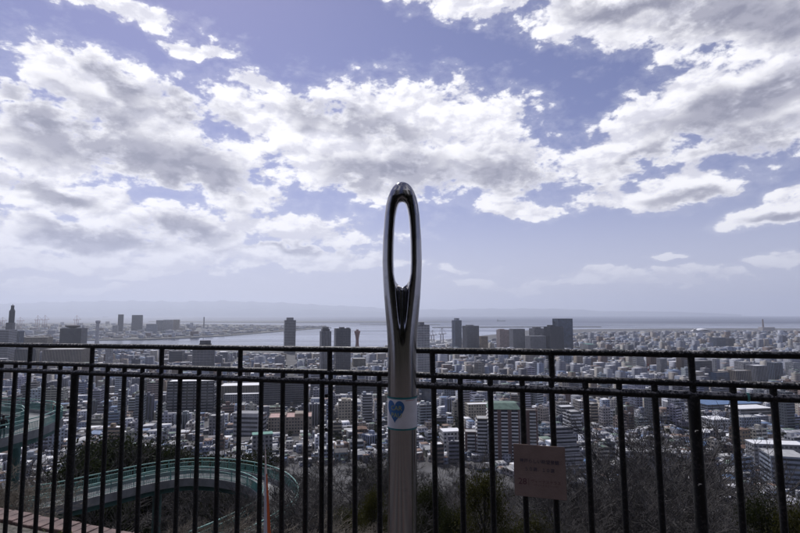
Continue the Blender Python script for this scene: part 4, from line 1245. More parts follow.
# ------------------------------------------------------------------ people on the ramp
def person(x, y, z, rz, label, coat, legs, lean=0.0):
    e = empty('person', (x, y, z), label, 'person', rz=rz)
    J = {  # name: (pos, radius)
     'pelvis': ((0, 0, .92), .135), 'waist': ((0, .01, 1.08), .125), 'chest': ((0, .015, 1.27), .15), 'neck0': ((0, .0, 1.43), .075), 'neck': ((0, -.01, 1.49), .055),
     'lh': ((.09, 0, .88), .095), 'lk': ((.10, -.03, .48), .062), 'la': ((.10, .02, .09), .045), 'lt': ((.11, -.14, .04), .04),
     'rh': ((-.09, 0, .88), .095), 'rk': ((-.10, .02, .48), .062), 'ra': ((-.10, .08, .09), .045), 'rt': ((-.11, -.07, .04), .04),
     'ls': ((.19, .01, 1.38), .066), 'le': ((.25, -.02, 1.10), .048), 'lw': ((.20, -.22, 1.0), .034), 'lf': ((.17, -.31, 1.02), .03),
     'rs': ((-.19, .01, 1.38), .066), 're': ((-.26, .02, 1.10), .048), 'rw': ((-.22, -.18, .96), .034), 'rf': ((-.19, -.27, .97), .03)}
    E = [('pelvis', 'waist'), ('waist', 'chest'), ('chest', 'neck0'), ('neck0', 'neck'), ('pelvis', 'lh'), ('lh', 'lk'), ('lk', 'la'), ('la', 'lt'), ('pelvis', 'rh'), ('rh', 'rk'), ('rk', 'ra'), ('ra', 'rt'),
         ('chest', 'ls'), ('ls', 'le'), ('le', 'lw'), ('lw', 'lf'), ('chest', 'rs'), ('rs', 're'), ('re', 'rw'), ('rw', 'rf')]
    names = list(J)
    me = bpy.data.meshes.new('body'); me.from_pydata([J[k][0] for k in names], [(names.index(a), names.index(b)) for a, b in E], [])
    o = bpy.data.objects.new('body', me); link(o, e)
    o.modifiers.new('skin', 'SKIN'); ss = o.modifiers.new('sub', 'SUBSURF'); ss.levels = 1; ss.render_levels = 1
    for i, k in enumerate(names):
        r_ = J[k][1]; me.skin_vertices[0].data[i].radius = (r_, r_ * .85)
        me.skin_vertices[0].data[i].use_root = (k == 'pelvis')
    mt = bpy.data.materials.new('clothes'); mt.use_nodes = True
    T, b = nodes_of(mt); t = T.new('ShaderNodeTexCoord'); s_ = T.new('ShaderNodeSeparateXYZ'); T.l.new(t.outputs['Object'], s_.inputs[0])
    T.put(b.inputs['Base Color'], T.mix(T.math('GREATER_THAN', s_.outputs['Z'], .86), (*legs, 1), (*coat, 1))); b.inputs['Roughness'].default_value = .85
    me.materials.append(mt)
    skin = material('skin', (.42, .26, .19), .6, var=.05); hair = material('hair', (.02, .016, .014), .5, var=.2)
    m = MB(); prof = [(.0, -.125), (.045, -.115), (.065, -.06), (.075, .0), (.078, .05), (.06, .10), (.0, .125)]
    vs, fs = [], []
    for r_, z_ in prof:
        for k in range(14):
            a = 2 * math.pi * k / 14; vs.append((r_ * math.cos(a) + 0, r_ * 1.18 * math.sin(a) - .01 - (.012 if (math.sin(a) < -.97 and -.07 < z_ < .02) else 0), 1.615 + z_))
    for i in range(len(prof) - 1):
        for k in range(14): fs.append((i * 14 + k, i * 14 + (k + 1) % 14, (i + 1) * 14 + (k + 1) % 14, (i + 1) * 14 + k))
    m.add(vs, fs, True); h = m.build('head', skin, e)
    m = MB(); m.tube([(0, -.10, 1.60), (0, -.122, 1.585)], [.009, .014], 6).build('nose', skin, h)
    for s in (-1, 1):
        MB().tube([(s * .030, -.098, 1.625), (s * .030, -.102, 1.625)], .011, 8).build('eye', hair, h)
        MB().tube([(s * .077, -.005, 1.60), (s * .088, .0, 1.63)], [.016, .012], 6).build('ear', skin, h)
    MB().tube([(-.022, -.094, 1.553), (.022, -.094, 1.553)], .006, 6).build('mouth', material('lips', (.3, .13, .11), .6), h)
    m = MB(); vs, fs = [], []
    prof = [(.082, -.055), (.088, .0), (.088, .06), (.068, .115), (.0, .14)]
    for r_, z_ in prof:
        for k in range(14):
            a = 2 * math.pi * k / 14; lift = .075 if (math.sin(a) < -.3 and z_ < .03) else 0
            vs.append((r_ * math.cos(a), r_ * 1.18 * math.sin(a) + .006, 1.615 + z_ + lift))
    for i in range(len(prof) - 1):
        for k in range(14): fs.append((i * 14 + k, i * 14 + (k + 1) % 14, (i + 1) * 14 + (k + 1) % 14, (i + 1) * 14 + k))
    m.add(vs, fs, True).build('hair', hair, e)
    return e
person(-27.15, 35.6, -7.0, RAD(200), 'person in a black coat standing behind the ramp railing at far left', (.012, .012, .014), (.02, .02, .025))
person(-27.6, 35.0, -7.0, RAD(160), 'person in dark jacket cut off by the left edge of the picture', (.03, .03, .05), (.02, .02, .03))

# ------------------------------------------------------------------ trees
m_bark = material('bark', (0.115, 0.107, 0.103), 0.9, color2=(0.034, 0.03, 0.029), scale=3.0)
m_twig = material('twigs', (0.09, 0.083, 0.08), 0.9, color2=(0.032, 0.028, 0.027), scale=1.2)
m_twig_dark = material('dark_twigs', (0.06, 0.054, 0.052), 0.9, color2=(0.025, 0.022, 0.021), scale=1.2)
m_dry = material('dry_twigs', (0.22, 0.19, 0.15), 0.9, color2=(0.09, 0.076, 0.06), scale=2.0)
def leaf_material(name, c1, c2):
    m = bpy.data.materials.new(name); m.use_nodes = True
    T, b = nodes_of(m)
    geo = T.new('ShaderNodeNewGeometry')
    f = T.smooth(T.noise(geo.outputs['Position'], 1.1, 4, 0.7), .3, .7)
    T.put(b.inputs['Base Color'], T.mix(f, (*c1, 1), (*c2, 1)))
    b.inputs['Roughness'].default_value = .8
    b.inputs['Specular IOR Level'].default_value = .15
    tr = T.new('ShaderNodeBsdfTranslucent'); tr.inputs['Color'].default_value = (c2[0] * 1.2, c2[1] * 1.3, c2[2] * .7, 1)
    mx = T.new('ShaderNodeMixShader'); mx.inputs[0].default_value = .22
    T.l.new(b.outputs[0], mx.inputs[1]); T.l.new(tr.outputs[0], mx.inputs[2])
    T.l.new(mx.outputs[0], T.n['Material Output'].inputs['Surface'])
    return m
m_leaf = leaf_material('evergreen_leaves', (0.009, 0.012, 0.006), (0.028, 0.031, 0.014))
m_leaf_y = leaf_material('yellowish_leaves', (0.016, 0.018, 0.007), (0.055, 0.052, 0.018))
m_pine = leaf_material('pine_needles', (0.008, 0.012, 0.008), (0.026, 0.032, 0.018))

def tubes_np(segs, sides):
    """segs: array (n, 8): p0, p1, r0, r1 -> verts, quads"""
    S = np.asarray(segs, float)
    p0, p1, r0, r1 = S[:, :3], S[:, 3:6], S[:, 6], S[:, 7]
    d = p1 - p0; d /= np.maximum(np.linalg.norm(d, axis=1, keepdims=True), 1e-9)
    ref = np.where(np.abs(d[:, 2:3]) < .9, np.array([[0, 0, 1.0]]), np.array([[1.0, 0, 0]]))
    u = np.cross(d, ref); u /= np.linalg.norm(u, axis=1, keepdims=True); w = np.cross(d, u)
    t = np.arange(sides) * 2 * math.pi / sides
    ring_ = u[:, None, :] * np.cos(t)[None, :, None] + w[:, None, :] * np.sin(t)[None, :, None]
    A = p0[:, None] + ring_ * r0[:, None, None]; B = p1[:, None] + ring_ * r1[:, None, None]
    V = np.concatenate([A, B], 1).reshape(-1, 3)
    k = np.arange(sides); k2 = (k + 1) % sides
    q = np.stack([k, k2, k2 + sides, k + sides], -1)
    Q = (q[None] + (np.arange(len(S)) * 2 * sides)[:, None, None]).reshape(-1, 4)
    return V, Q

def bare_tree(seed, H=10.0, levels=5, spread=1.0, r0=.23, kids=(3, 5), twig=.009, stems=1):
    rg = random.Random(seed)
    thick, thin = [], []
    def grow(p, d, L_, r, lev):
        n = 4 if lev < 2 else 3
        for i in range(n):
            q = p + d * (L_ / n)
            rn = r * (1 - .42 * (i + 1) / n) if lev else r * (1 - .5 * (i + 1) / n)
            rn = max(rn, twig)
            ra = max(r * (1 - .42 * i / n) if lev else r * (1 - .5 * i / n), twig)
            (thick if lev < 2 else thin).append((*p, *q, ra, rn))
            p = q
            if lev < levels - 1 and (i >= (1 if lev == 0 else 0)):
                for c in range(rg.randint(*kids) if i == n - 1 else rg.randint(1, 2)):
                    ax = Vector((rg.gauss(0, 1), rg.gauss(0, 1), rg.gauss(0, .5))).normalized()
                    nd = (d + ax * rg.uniform(.6, 1.05) * spread + Vector((0, 0, .10))).normalized()
                    grow(p, nd, L_ * rg.uniform(.46, .70), rn * rg.uniform(.5, .7), lev + 1)
            d = (d + Vector((rg.gauss(0, .20), rg.gauss(0, .20), rg.gauss(.03, .10)))).normalized()
    for s in range(stems):
        d0 = Vector((rg.gauss(0, .08), rg.gauss(0, .08), 1)).normalized() if stems == 1 else Vector((rg.gauss(0, .5), rg.gauss(0, .5), 1)).normalized()
        grow(Vector((rg.gauss(0, .12) * (stems > 1), rg.gauss(0, .12) * (stems > 1), 0)), d0, H * .42, r0, 0)
    top = max(t[5] for t in thick + thin)
    k = H / top
    thick = np.array(thick); thin = np.array(thin) if thin else np.zeros((0, 8))
    thick[:, :6] *= k
    if len(thin): thin[:, :6] *= k
    return thick, thin

def tree_meshes(seed, mats=(m_bark, m_twig), **kw):
    a, b = bare_tree(seed, **kw)
    V1, Q1 = tubes_np(a, 6); V2, Q2 = tubes_np(b, 3)
    return np_mesh('trunk', V1, Q1, mats[0], True), np_mesh('crown', V2, Q2, mats[1], True), (V1, Q1, V2, Q2)

def leafy(seed, H, RX, n_clump, n_leaf, size, base=.25, conic=False):
    """leaf quads clustered in clumps over an uneven crown + trunk and limbs"""
    rg = np.random.default_rng(seed)
    segs = [(0, 0, 0, .1, 0, H * .5, .12, .08), (.1, 0, H * .5, 0, .1, H * .92, .08, .02)]
    L_ = []
    for i in range(n_clump):
        t = rg.random() ** .8
        z = H * (base + (1 - base) * t)
        rmax = RX * (math.sin(min(1, (1 - t) * .9 + .12) * math.pi * .62) if not conic else (1.05 - t)) * rg.uniform(.75, 1.12)
        a = rg.uniform(0, 2 * math.pi); rr_ = rmax * math.sqrt(rg.uniform(.12, 1))
        c = np.array([rr_ * math.cos(a), rr_ * math.sin(a), z])
        segs.append((0, 0, z * .72, *c, .035, .01))
        cs = RX * rg.uniform(.16, .3)
        P = c + rg.normal(0, 1, (n_leaf, 3)) * np.array([cs, cs, cs * .6]) * .62
        L_.append(P)
    P = np.concatenate(L_); n = len(P)
    u = rg.normal(0, 1, (n, 3)); u /= np.linalg.norm(u, axis=1, keepdims=True)
    w = np.cross(u, rg.normal(0, 1, (n, 3))); w /= np.linalg.norm(w, axis=1, keepdims=True)
    s = size * rg.uniform(.6, 1.3, (n, 1))
    V = np.stack([P - u * s, P - w * s * .42 , P + u * s, P + w * s * .42], 1).reshape(-1, 3)
    Q = np.arange(n * 4).reshape(n, 4)
    Vt, Qt = tubes_np(np.array(segs), 5)
    return V, Q, Vt, Qt

TREES = [tree_meshes(100 + i, H=10, spread=s_, levels=5, kids=(2, 4)) for i, s_ in enumerate((1.0, 1.2, .9, 1.3, 1.1))]
BUSH = [tree_meshes(300 + i, H=3.0, spread=1.15, levels=5, kids=(2, 3), r0=.03, twig=.004, stems=4, mats=(m_dry, m_dry)) for i in range(2)]
DARK = [tree_meshes(200 + i, H=10, spread=s_, levels=5, kids=(2, 4), mats=(m_twig_dark, m_twig_dark)) for i, s_ in enumerate((1.0, 1.25, 1.1))]
print('tree faces', [len(t[1].polygons) for t in TREES], [len(t[1].polygons) for t in BUSH])
def ever_meshes(seed, mat, **kw):
    V, Q, Vt, Qt = leafy(seed, **kw)
    return np_mesh('trunk', Vt, Qt, m_bark, True), np_mesh('crown', V, Q, mat), (V, Q, Vt, Qt)
EVER = [ever_meshes(1, m_leaf, H=8, RX=3.0, n_clump=80, n_leaf=230, size=.07), ever_meshes(2, m_leaf_y, H=6, RX=2.6, n_clump=80, n_leaf=230, size=.062, base=.12), ever_meshes(3, m_pine, H=10, RX=3.2, n_clump=75, n_leaf=190, size=.11, base=.3)]

tl = {}
def plant(kind, meshes, px, ytop, Y, H0, label, group, rg, wide=1.0, cat='tree', zoff=0.0):
    top = at(px, ytop, Y)
    zg = float(ground_z(top.x, Y))
    H = top.z - zg
    if H < .8: return None
    s = H / H0
    e = empty(kind, (top.x, Y, zg - .1), label, cat, group, rz=rg.uniform(0, 6.28))
    e.scale = (s * wide, s * wide, s)
    for nm, me in (('trunk', meshes[0]), ('crown', meshes[1])):
        link(bpy.data.objects.new(nm, me), e)
    return e

rt = random.Random(77)
SIDE = lambda px: ('behind the needle' if 386 <= px <= 418 else gap_phrase(px))
def unique(base):
    tl[base] = tl.get(base, 0) + 1
    return base
# hand placed bare trees: photo column and top row, forward distance
bare = [(232, 478, 24, 'leafless tree beside the bridge loop'), (300, 452, 34, 'tall leafless tree right of the orange spike'), (322, 500, 15, 'pale low leafless tree at bottom'), (347, 447, 40, 'leafless tree'), (372, 478, 22, 'leafless tree'),
        (425, 446, 40, 'leafless tree'), (452, 440, 46, 'tall leafless tree'), (470, 470, 24, 'leafless tree'), (512, 488, 18, 'dark forked leafless tree under the notice plate'), (548, 480, 24, 'leafless tree'), (585, 450, 30, 'tall leafless tree'),
        (612, 414, 40, 'tall pale leafless tree'), (640, 442, 26, 'leafless tree'), (676, 398, 42, 'tallest bare tree with a fine dark crown'), (664, 468, 19, 'forked leafless tree'), (712, 455, 24, 'leafless tree'), (728, 436, 36, 'spreading leafless tree'), (748, 484, 17, 'low forked leafless tree'),
        (772, 452, 30, 'leafless tree'), (799, 440, 34, 'tall leafless tree at the right edge'), (86, 446, 60, 'leafless tree beyond the bridge loop'), (128, 424, 78, 'pale leafless tree'), (150, 428, 74, 'pale leafless tree'), (108, 432, 80, 'leafless tree'),
        (205, 440, 70, 'leafless tree'), (246, 446, 60, 'leafless tree'), (276, 470, 30, 'leafless tree'), (175, 500, 22, 'leafless tree inside the bridge loop'), (600, 486, 19, 'leafless tree'), (565, 505, 14, 'low leafless tree'), (596, 440, 24, 'pale spreading leafless tree'), (632, 428, 28, 'pale leafless tree'), (654, 446, 20, 'pale low branching leafless tree'), (690, 432, 25, 'pale tall leafless tree left of the thick post'), (706, 474, 14, 'low pale leafless tree'), (762, 468, 17, 'pale slender leafless tree'), (540, 474, 16, 'pale leafless tree behind the notice plate'), (440, 474, 18, 'pale leafless tree'), (318, 470, 20, 'pale leafless tree'), (356, 462, 26, 'pale leafless tree')]
for i, (px, yt, Y, nm) in enumerate(bare):
    plant('bare_tree', TREES[(i * 2) % 5], px, yt, Y, 10, unique(f'{nm}, {SIDE(px)}'), 'bare trees on the slope', rt, wide=rt.uniform(.85, 1.15))
for i in range(80):
    Y = rt.uniform(34, 130); px = rt.uniform(-30, 830)
    if px < 290 and Y < 52: continue
    zg = float(ground_z((px - 400) / FPX * Y, Y)); H = rt.uniform(8, 14)
    yt = project((px - 400) / FPX * Y, Y, zg + H)[1]
    if yt > 545 or yt < 455: continue
    lab = f'dark leafless tree on the {"upper" if Y < 62 else ("middle" if Y < 95 else "lower")} slope, {SIDE(px)}'
    if lab in tl: continue
    plant('bare_tree', DARK[i % 3], px, yt, Y, 10, unique(lab), 'bare trees on the slope', rt)
# evergreens
ev = [(484, 474, 13, 1, .58, 'broad yellow green evergreen left of the notice plate'), (450, 506, 14, 0, .6, 'dark evergreen bush left of the broad yellow green one'), (374, 490, 14, 1, .5, 'yellow green evergreen just left of the needle'), (430, 484, 18, 0, .6, 'dark evergreen right of the needle'), (388, 464, 46, 0, .9, 'dark evergreen close behind the needle'),
      (764, 496, 13, 0, .62, 'dark round evergreen at lower right corner'), (800, 508, 12, 1, .6, 'yellowish evergreen at the lower right corner'), (538, 518, 16, 1, .9, 'low yellowish evergreen under the notice plate'), (348, 508, 16, 1, 1.0, 'low yellowish evergreen at bottom left of the needle'), (508, 526, 15, 0, .8, 'low dark evergreen left below the notice plate'),
      (96, 452, 72, 2, .9, 'dark pine beyond the thick left post'), (112, 446, 76, 2, .9, 'tallest dark pine of the row beyond the bridge loop'), (128, 449, 80, 2, 1.0, 'dark pine in the row, third from left'), (146, 452, 78, 2, 1.0, 'dark pine in the row, fourth from left'), (164, 455, 82, 2, 1.0, 'dark pine in the row, fifth from left'), (180, 457, 84, 2, .9, 'dark pine at right end of the row'), (82, 466, 60, 2, 1.0, 'low dark pine at left end of the row'),
      (205, 462, 90, 2, .9, 'dark pine just right of the row'), (236, 464, 88, 0, .9, 'dark evergreen above the bridge loop left of the orange spike'), (250, 450, 64, 0, .8, 'dark evergreen behind the orange spike')]
for i, (px, yt, Y, k, wd, nm) in enumerate(ev):
    plant('evergreen_tree' if k < 2 else 'pine_tree', EVER[k], px, yt, Y, (8, 6, 10)[k], nm, 'evergreens on the slope', rt, wide=wd)
# dry shrubs close below the terrace
for i, (px, yt, Y, nm) in enumerate([(2, 460, 8.5, 'dry straw coloured shrub at the left edge'), (20, 480, 7.6, 'dry straw coloured shrub second from the left edge'), (225, 508, 8.0, 'dry pale shrub left of the orange spike'), (290, 512, 8.0, 'dry pale shrub right of orange spike'), (345, 510, 9.0, 'dry pale shrub at bottom left of the needle'), (190, 514, 9.0, 'dry pale shrub under the bridge loop'),]):
    plant('dry_shrub', BUSH[i % 2], px, yt, Y, 3, nm, 'dry shrubs below the terrace', rt, wide=1.2, cat='shrub')

# woods farther down the hill and behind the viewer: one mass each
def mass(name, items, mats, label):
    for (V0, Q0, mat, pl, suffix) in items:
        Vs, Qs, b0 = [], [], 0
        for (x, y, z, s, w, a) in pl:
            c, sn = math.cos(a), math.sin(a)
            X = V0[:, 0] * s * w; Yv = V0[:, 1] * s * w
            Vs.append(np.stack([x + X * c - Yv * sn, y + X * sn + Yv * c, z + V0[:, 2] * s], -1)); Qs.append(Q0 + b0); b0 += len(V0)
        o = new_obj(name + suffix, np_mesh(name, np.concatenate(Vs), np.concatenate(Qs), mat), kind='stuff')
        tag(o, label + (' trunks' if suffix == '_trunks' else ''), 'woods')
a_, b_ = bare_tree(900, H=10, levels=4, kids=(3, 5), twig=.03, r0=.2)
Vf, Qf = tubes_np(np.vstack([a_, b_]), 3)
pl = []
while len(pl) < 560:
    u = rt.uniform(-.95, .95); Y = rt.uniform(95, 520)
    if Y > float(hill_limit(u)) * 1.03: continue
    x = u * Y
    pl.append((x, Y, float(ground_z(x, Y)) - .3, rt.uniform(.7, 1.35), rt.uniform(.9, 1.3), rt.uniform(0, 6)))
for i in range(330):
    u = rt.uniform(-.9, .9); Y = float(hill_limit(u)) * rt.uniform(.74, 1.06); x = u * Y
    pl.append((x, Y, float(ground_z(x, Y)) - .3, rt.uniform(.6, 1.0), rt.uniform(1.0, 1.4), rt.uniform(0, 6)))
mass('bare_woods', [(Vf, Qf, m_twig_dark, pl, '')], None, 'mass of grey brown leafless woods on the lower hillside')
Ve, Qe, Vt, Qt = leafy(50, H=8, RX=3.4, n_clump=30, n_leaf=34, size=.42)
pl = []
while len(pl) < 90:
    u = rt.uniform(-.95, .95); Y = rt.uniform(110, 420)
    if Y > float(hill_limit(u)) * .97: continue
    x = u * Y; pl.append((x, Y, float(ground_z(x, Y)) - .3, rt.uniform(.7, 1.3), 1.1, rt.uniform(0, 6)))
for (pa, pb, ya, yb, cnt) in ((332, 384, 520, 600, 26), (418, 462, 520, 640, 34), (640, 690, 520, 640, 24), (225, 262, 780, 840, 16), (500, 800, 560, 1000, 60), (20, 330, 560, 1100, 40)):
    for i in range(cnt):
        px = rt.uniform(pa, pb); Y = rt.uniform(ya, yb); x = (px - 400) / FPX * Y
        if any((x - fx) ** 2 + (Y - fy) ** 2 < (fr * .9) ** 2 for fx, fy, fr in FOOT): continue
        pl.append((x, Y, float(ground_z(x, Y)) - .3, rt.uniform(.8, 1.4), 1.2, rt.uniform(0, 6)))
mass('evergreen_woods', [(Ve, Qe, m_leaf, pl, '')], None, 'scattered dark evergreen clumps on the lower hill and among city blocks')
pl = []
for i in range(150):
    a = RAD(rt.uniform(116, 248)); r = rt.uniform(15, 90)
    pl.append((math.sin(a) * r, math.cos(a) * r, (r - 12) * .55, rt.uniform(.8, 1.5), 1.2, rt.uniform(0, 6)))
mass('hillside_woods', [(Ve, Qe, m_leaf, pl, '')], None, 'dark evergreen woods rising behind the viewer, mirrored in the needle')

# grass in the planting strip
rgn = np.random.default_rng(5); n = 9000
s = rgn.uniform(-6.5, 4.5, n); q = rgn.uniform(.3, .77, n); patch = (np.sin(s * 2.3) + np.sin(s * 5.1 + q * 4) + rgn.normal(0, .5, n)) > -.1
s, q = s[patch], q[patch]; n = len(s)
P = np.stack([FO.x + FS.x * s + FN.x * q, FO.y + FS.y * s + FN.y * q, np.full(n, -.006)], -1)
a = rgn.uniform(0, 6.28, n); wv = np.stack([np.cos(a), np.sin(a), np.zeros(n)], -1) * .004; hgt = rgn.uniform(.015, .06, n)
tipv = P + np.stack([rgn.normal(0, .02, n), rgn.normal(0, .02, n), hgt], -1)
V = np.stack([P - wv, P + wv, tipv], 1).reshape(-1, 3)
m_grass = leaf_material('grass_blades', (0.07, 0.10, 0.02), (0.17, 0.19, 0.05))
tag(new_obj('grass', np_mesh('grass', V, np.arange(n * 3).reshape(n, 3), m_grass), kind='stuff'), 'sparse green grass in the strip behind the railing at lower left', 'grass')

# ------------------------------------------------------------------ railing
def rail_paint(name, chip_at, scuff_at, scuff_col):
    m = bpy.data.materials.new(name); m.use_nodes = True
    T, b = nodes_of(m)
    t = T.new('ShaderNodeTexCoord'); geo = T.new('ShaderNodeNewGeometry'); sn = T.new('ShaderNodeSeparateXYZ'); T.l.new(geo.outputs['Normal'], sn.inputs[0])
    top = T.smooth(sn.outputs['Z'], 0.05, .6)
    fine_n = T.noise(t.outputs['Object'], 95, 5, .65); mid_n = T.noise(t.outputs['Object'], 14, 4, .6)
    chip = T.smooth(T.math('ADD', fine_n, T.math('MULTIPLY', mid_n, .45)), chip_at, chip_at + .07)
    chip = T.math('MULTIPLY', chip, T.math('ADD', .05, T.math('MULTIPLY', top, .95)))
    rust = T.smooth(T.noise(t.outputs['Object'], 33, 5, .7), .66, .74)
    basec = T.mix(T.smooth(mid_n, .35, .7), (.005, .005, .006, 1), (.012, .012, .013, 1))
    scuff = T.math('MULTIPLY', T.smooth(T.noise(t.outputs['Object'], 75, 6, .7), scuff_at, scuff_at + .16), T.math('MULTIPLY', top, .9))
    basec = T.mix(scuff, basec, scuff_col)
    basec = T.mix(rust, basec, (.022, .012, .009, 1))
    T.put(b.inputs['Base Color'], T.mix(chip, basec, (.42, .40, .38, 1)))
    T.put(b.inputs['Roughness'], T.smooth(mid_n, .3, .7, .45, .75))
    b.inputs['Specular IOR Level'].default_value = .3
    bp = T.new('ShaderNodeBump'); bp.inputs['Strength'].default_value = .12; bp.inputs['Distance'].default_value = .002
    T.l.new(fine_n, bp.inputs['Height']); T.l.new(bp.outputs[0], b.inputs['Normal'])
    return m
m_rail = rail_paint('worn_black_paint', .76, .46, (.14, .138, .145, 1))
m_rail_low = rail_paint('scuffed_black_paint', .73, .42, (.24, .235, .25, 1))
TILT = RAD(0.62)
es = (FS * math.cos(TILT) + Vector((0, 0, math.sin(TILT)))).normalized()
en = FN.copy(); eh = es.cross(en).normalized()
fence = empty('railing', (0, 0, 0), 'black painted steel railing with upright bars across the whole picture', 'railing')
fence.matrix_world = Matrix(((es.x, en.x, eh.x, FO.x), (es.y, en.y, eh.y, FO.y), (es.z, en.z, eh.z, 0), (0, 0, 0, 1)))
H1, H2, H3 = 1.446, 1.344, 1.302
S0, S1 = -9.0, 3.4
rw = random.Random(4)
for hgt, r_ in ((H1, .0128), (H2, .0122), (H3, .0142), (0.10, .0125)):
    pts = [(S0 + (S1 - S0) * i / 120, rw.uniform(-.0006, .0006), hgt + rw.uniform(-.0007, .0007)) for i in range(121)]
    MB().tube(pts, [r_ * rw.uniform(.97, 1.03) for _ in pts], 14).build('rail', m_rail_low if hgt == H3 else m_rail, fence)
SP = 0.1196
bar_me = MB().tube([(0, 0, .10), (0, 0, .5), (0, 0, 1.0), (0, 0, H2)], .0114, 10).mesh('baluster', m_rail)
post_me = MB().tube([(0, 0, -.02), (0, 0, .6), (0, 0, H3)], .0200, 14).mesh('post', m_rail)
stub_me = MB().tube([(0, 0, H2), (0, 0, H1)], .0118, 10).mesh('rail_stub', m_rail)
def fsub(name, me, s_, d_=0.0):
    o = bpy.data.objects.new(name, me); link(o, fence); o.location = (s_, d_, 0); return o
POSTS = {5, 30, -8}
for i in range(-50, 46):
    s_ = (i - 20.67) * SP
    if not (S0 < s_ < S1): continue
    if i in POSTS:
        fsub('post', post_me, s_)
        fsub('baluster', bar_me, s_)
    else:
        o = fsub('baluster', bar_me, s_ + rw.uniform(-.003, .003)); o.rotation_euler = (rw.uniform(-.002, .002), rw.uniform(-.0025, .0025), rw.uniform(0, 3))
    if (i - 6) % 4 == 0: fsub('rail_stub', stub_me, s_)
fsub('baluster', bar_me, (18 - .32 - 20.67) * SP)
# base flanges, weld collars, scrap of teal tape left on the rail
for i in POSTS:
    s_ = (i - 20.67) * SP
    o = MB().box(-.05, .05, -.05, .05, .0, .012).build('base_plate', m_rail, fence); o.location = (s_, 0, 0)
for (i, hgt) in ((18, 1.10), (18, 1.245), (30, 1.18), (5, 1.12), (30, 1.0)):
    o = MB().tube([(0, -.034, hgt), (0, -.018, hgt)], .008, 6).build('bolt', m_rail, fence); o.location = ((i - 20.67) * SP, 0, 0)
for (i_, w_) in ((31.35, .007), ):
    m = MB().tube([((i_ - 20.67) * SP, 0, H3), ((i_ - 20.67) * SP + w_, 0, H3)], .0152, 14); m.build('tape_scrap', material('teal_tape', (.10, .36, .32), .5), fence)

# ------------------------------------------------------------------ lettering helper
def text_mesh(body, size, mat, depth=0.0):
    cu = bpy.data.curves.new('lettering', 'FONT'); cu.body = body; cu.size = size; cu.align_x = 'CENTER'; cu.align_y = 'CENTER'; cu.resolution_u = 3; cu.extrude = depth
    o = bpy.data.objects.new('lettering_source', cu); COL.objects.link(o)
    dg = bpy.context.evaluated_depsgraph_get()
    me = bpy.data.meshes.new_from_object(o.evaluated_get(dg)); me.name = 'lettering'
    bpy.data.objects.remove(o); bpy.data.curves.remove(cu)
    me.materials.clear(); me.materials.append(mat)
    return me

# ------------------------------------------------------------------ notice plate on the railing
sc_, hc = (25.62 - 20.67) * SP, None
def fence_local(px, py, off):
    """ray of a photo pixel met with the railing plane moved by off"""
    d = ray(px, py); o_ = Vector((0, 0, CAM_H)); pl = FO + en * off
    k = (pl - o_).dot(en) / d.dot(en); p = o_ + d * k - FO
    return p.dot(es), p.dot(eh)
c0, c1 = fence_local(513.2, 443.4, -.03), fence_local(567, 500.6, -.03)
sw, sh = c1[0] - c0[0], c0[1] - c1[1]
ctr = ((c0[0] + c1[0]) / 2, (c0[1] + c1[1]) / 2)
plate = empty('notice_plate', (0, 0, 0), 'square brownish metal notice plate with dark japanese lettering fixed to the railing', 'sign')
plate.matrix_world = fence.matrix_world @ Matrix.Translation((ctr[0], -.03, ctr[1]))
m_plate = material('notice_metal', (.325, .24, .21), .45, metal=.1, color2=(.26, .19, .168), scale=9, bump=.15, bscale=120)
bm = bmesh.new(); bmesh.ops.create_cube(bm, size=1)
for v in bm.verts: v.co = Vector((v.co.x * sw, v.co.y * .005, v.co.z * sh))
bmesh.ops.bevel(bm, geom=bm.edges[:], offset=.0015, segments=2, affect='EDGES')
me = bpy.data.meshes.new('plate'); bm.to_mesh(me); bm.free(); me.materials.append(m_plate); new_obj('plate', me, plate)
ink = material('notice_ink', (.035, .04, .09), .6, var=.1); ink2 = material('notice_ink_grey', (.16, .065, .085), .6, var=.1)
def put_text(body, size, x, z, mat, align=None, wid=None):
    me = text_mesh(body, size, mat)
    o = new_obj('lettering', me, plate)
    k = 1.0
    if wid:
        xs = [v.co.x for v in me.vertices]
        if xs and max(xs) - min(xs) > 0: k = wid / (max(xs) - min(xs))
    o.rotation_euler = (math.pi / 2, 0, 0); o.location = (x, -.0034, z); o.scale = (k, k if wid and k < 1 else 1, 1)
put_text('神戸らしい眺望景観', .0215, .0, sh * .185, ink, wid=sw * .76)
put_text('５０選．１０選', .0205, .0, sh * .03, ink, wid=sw * .56)
put_text('28', .032, -sw * .335, -sh * .215, ink2, wid=sw * .16)
put_text('ヴィーナステラス', .0185, sw * .115, -sh * .195, ink2, wid=sw * .56)
put_text('（ヴィーナスブリッジ）', .009, sw * .115, -sh * .265, ink2, wid=sw * .46)
o = MB().box(-.0006, .0006, -.0034, -.003, -.013, .013).build('divider', ink2, plate); o.location = (-sw * .215, 0, -sh * .215)
for s_ in (-.062, .058):
    MB().box(s_ - .009, s_ + .009, .0025, .03, -.07, -.055).box(s_ - .009, s_ + .009, .0025, .03, .055, .07).build('bracket', m_rail, plate)

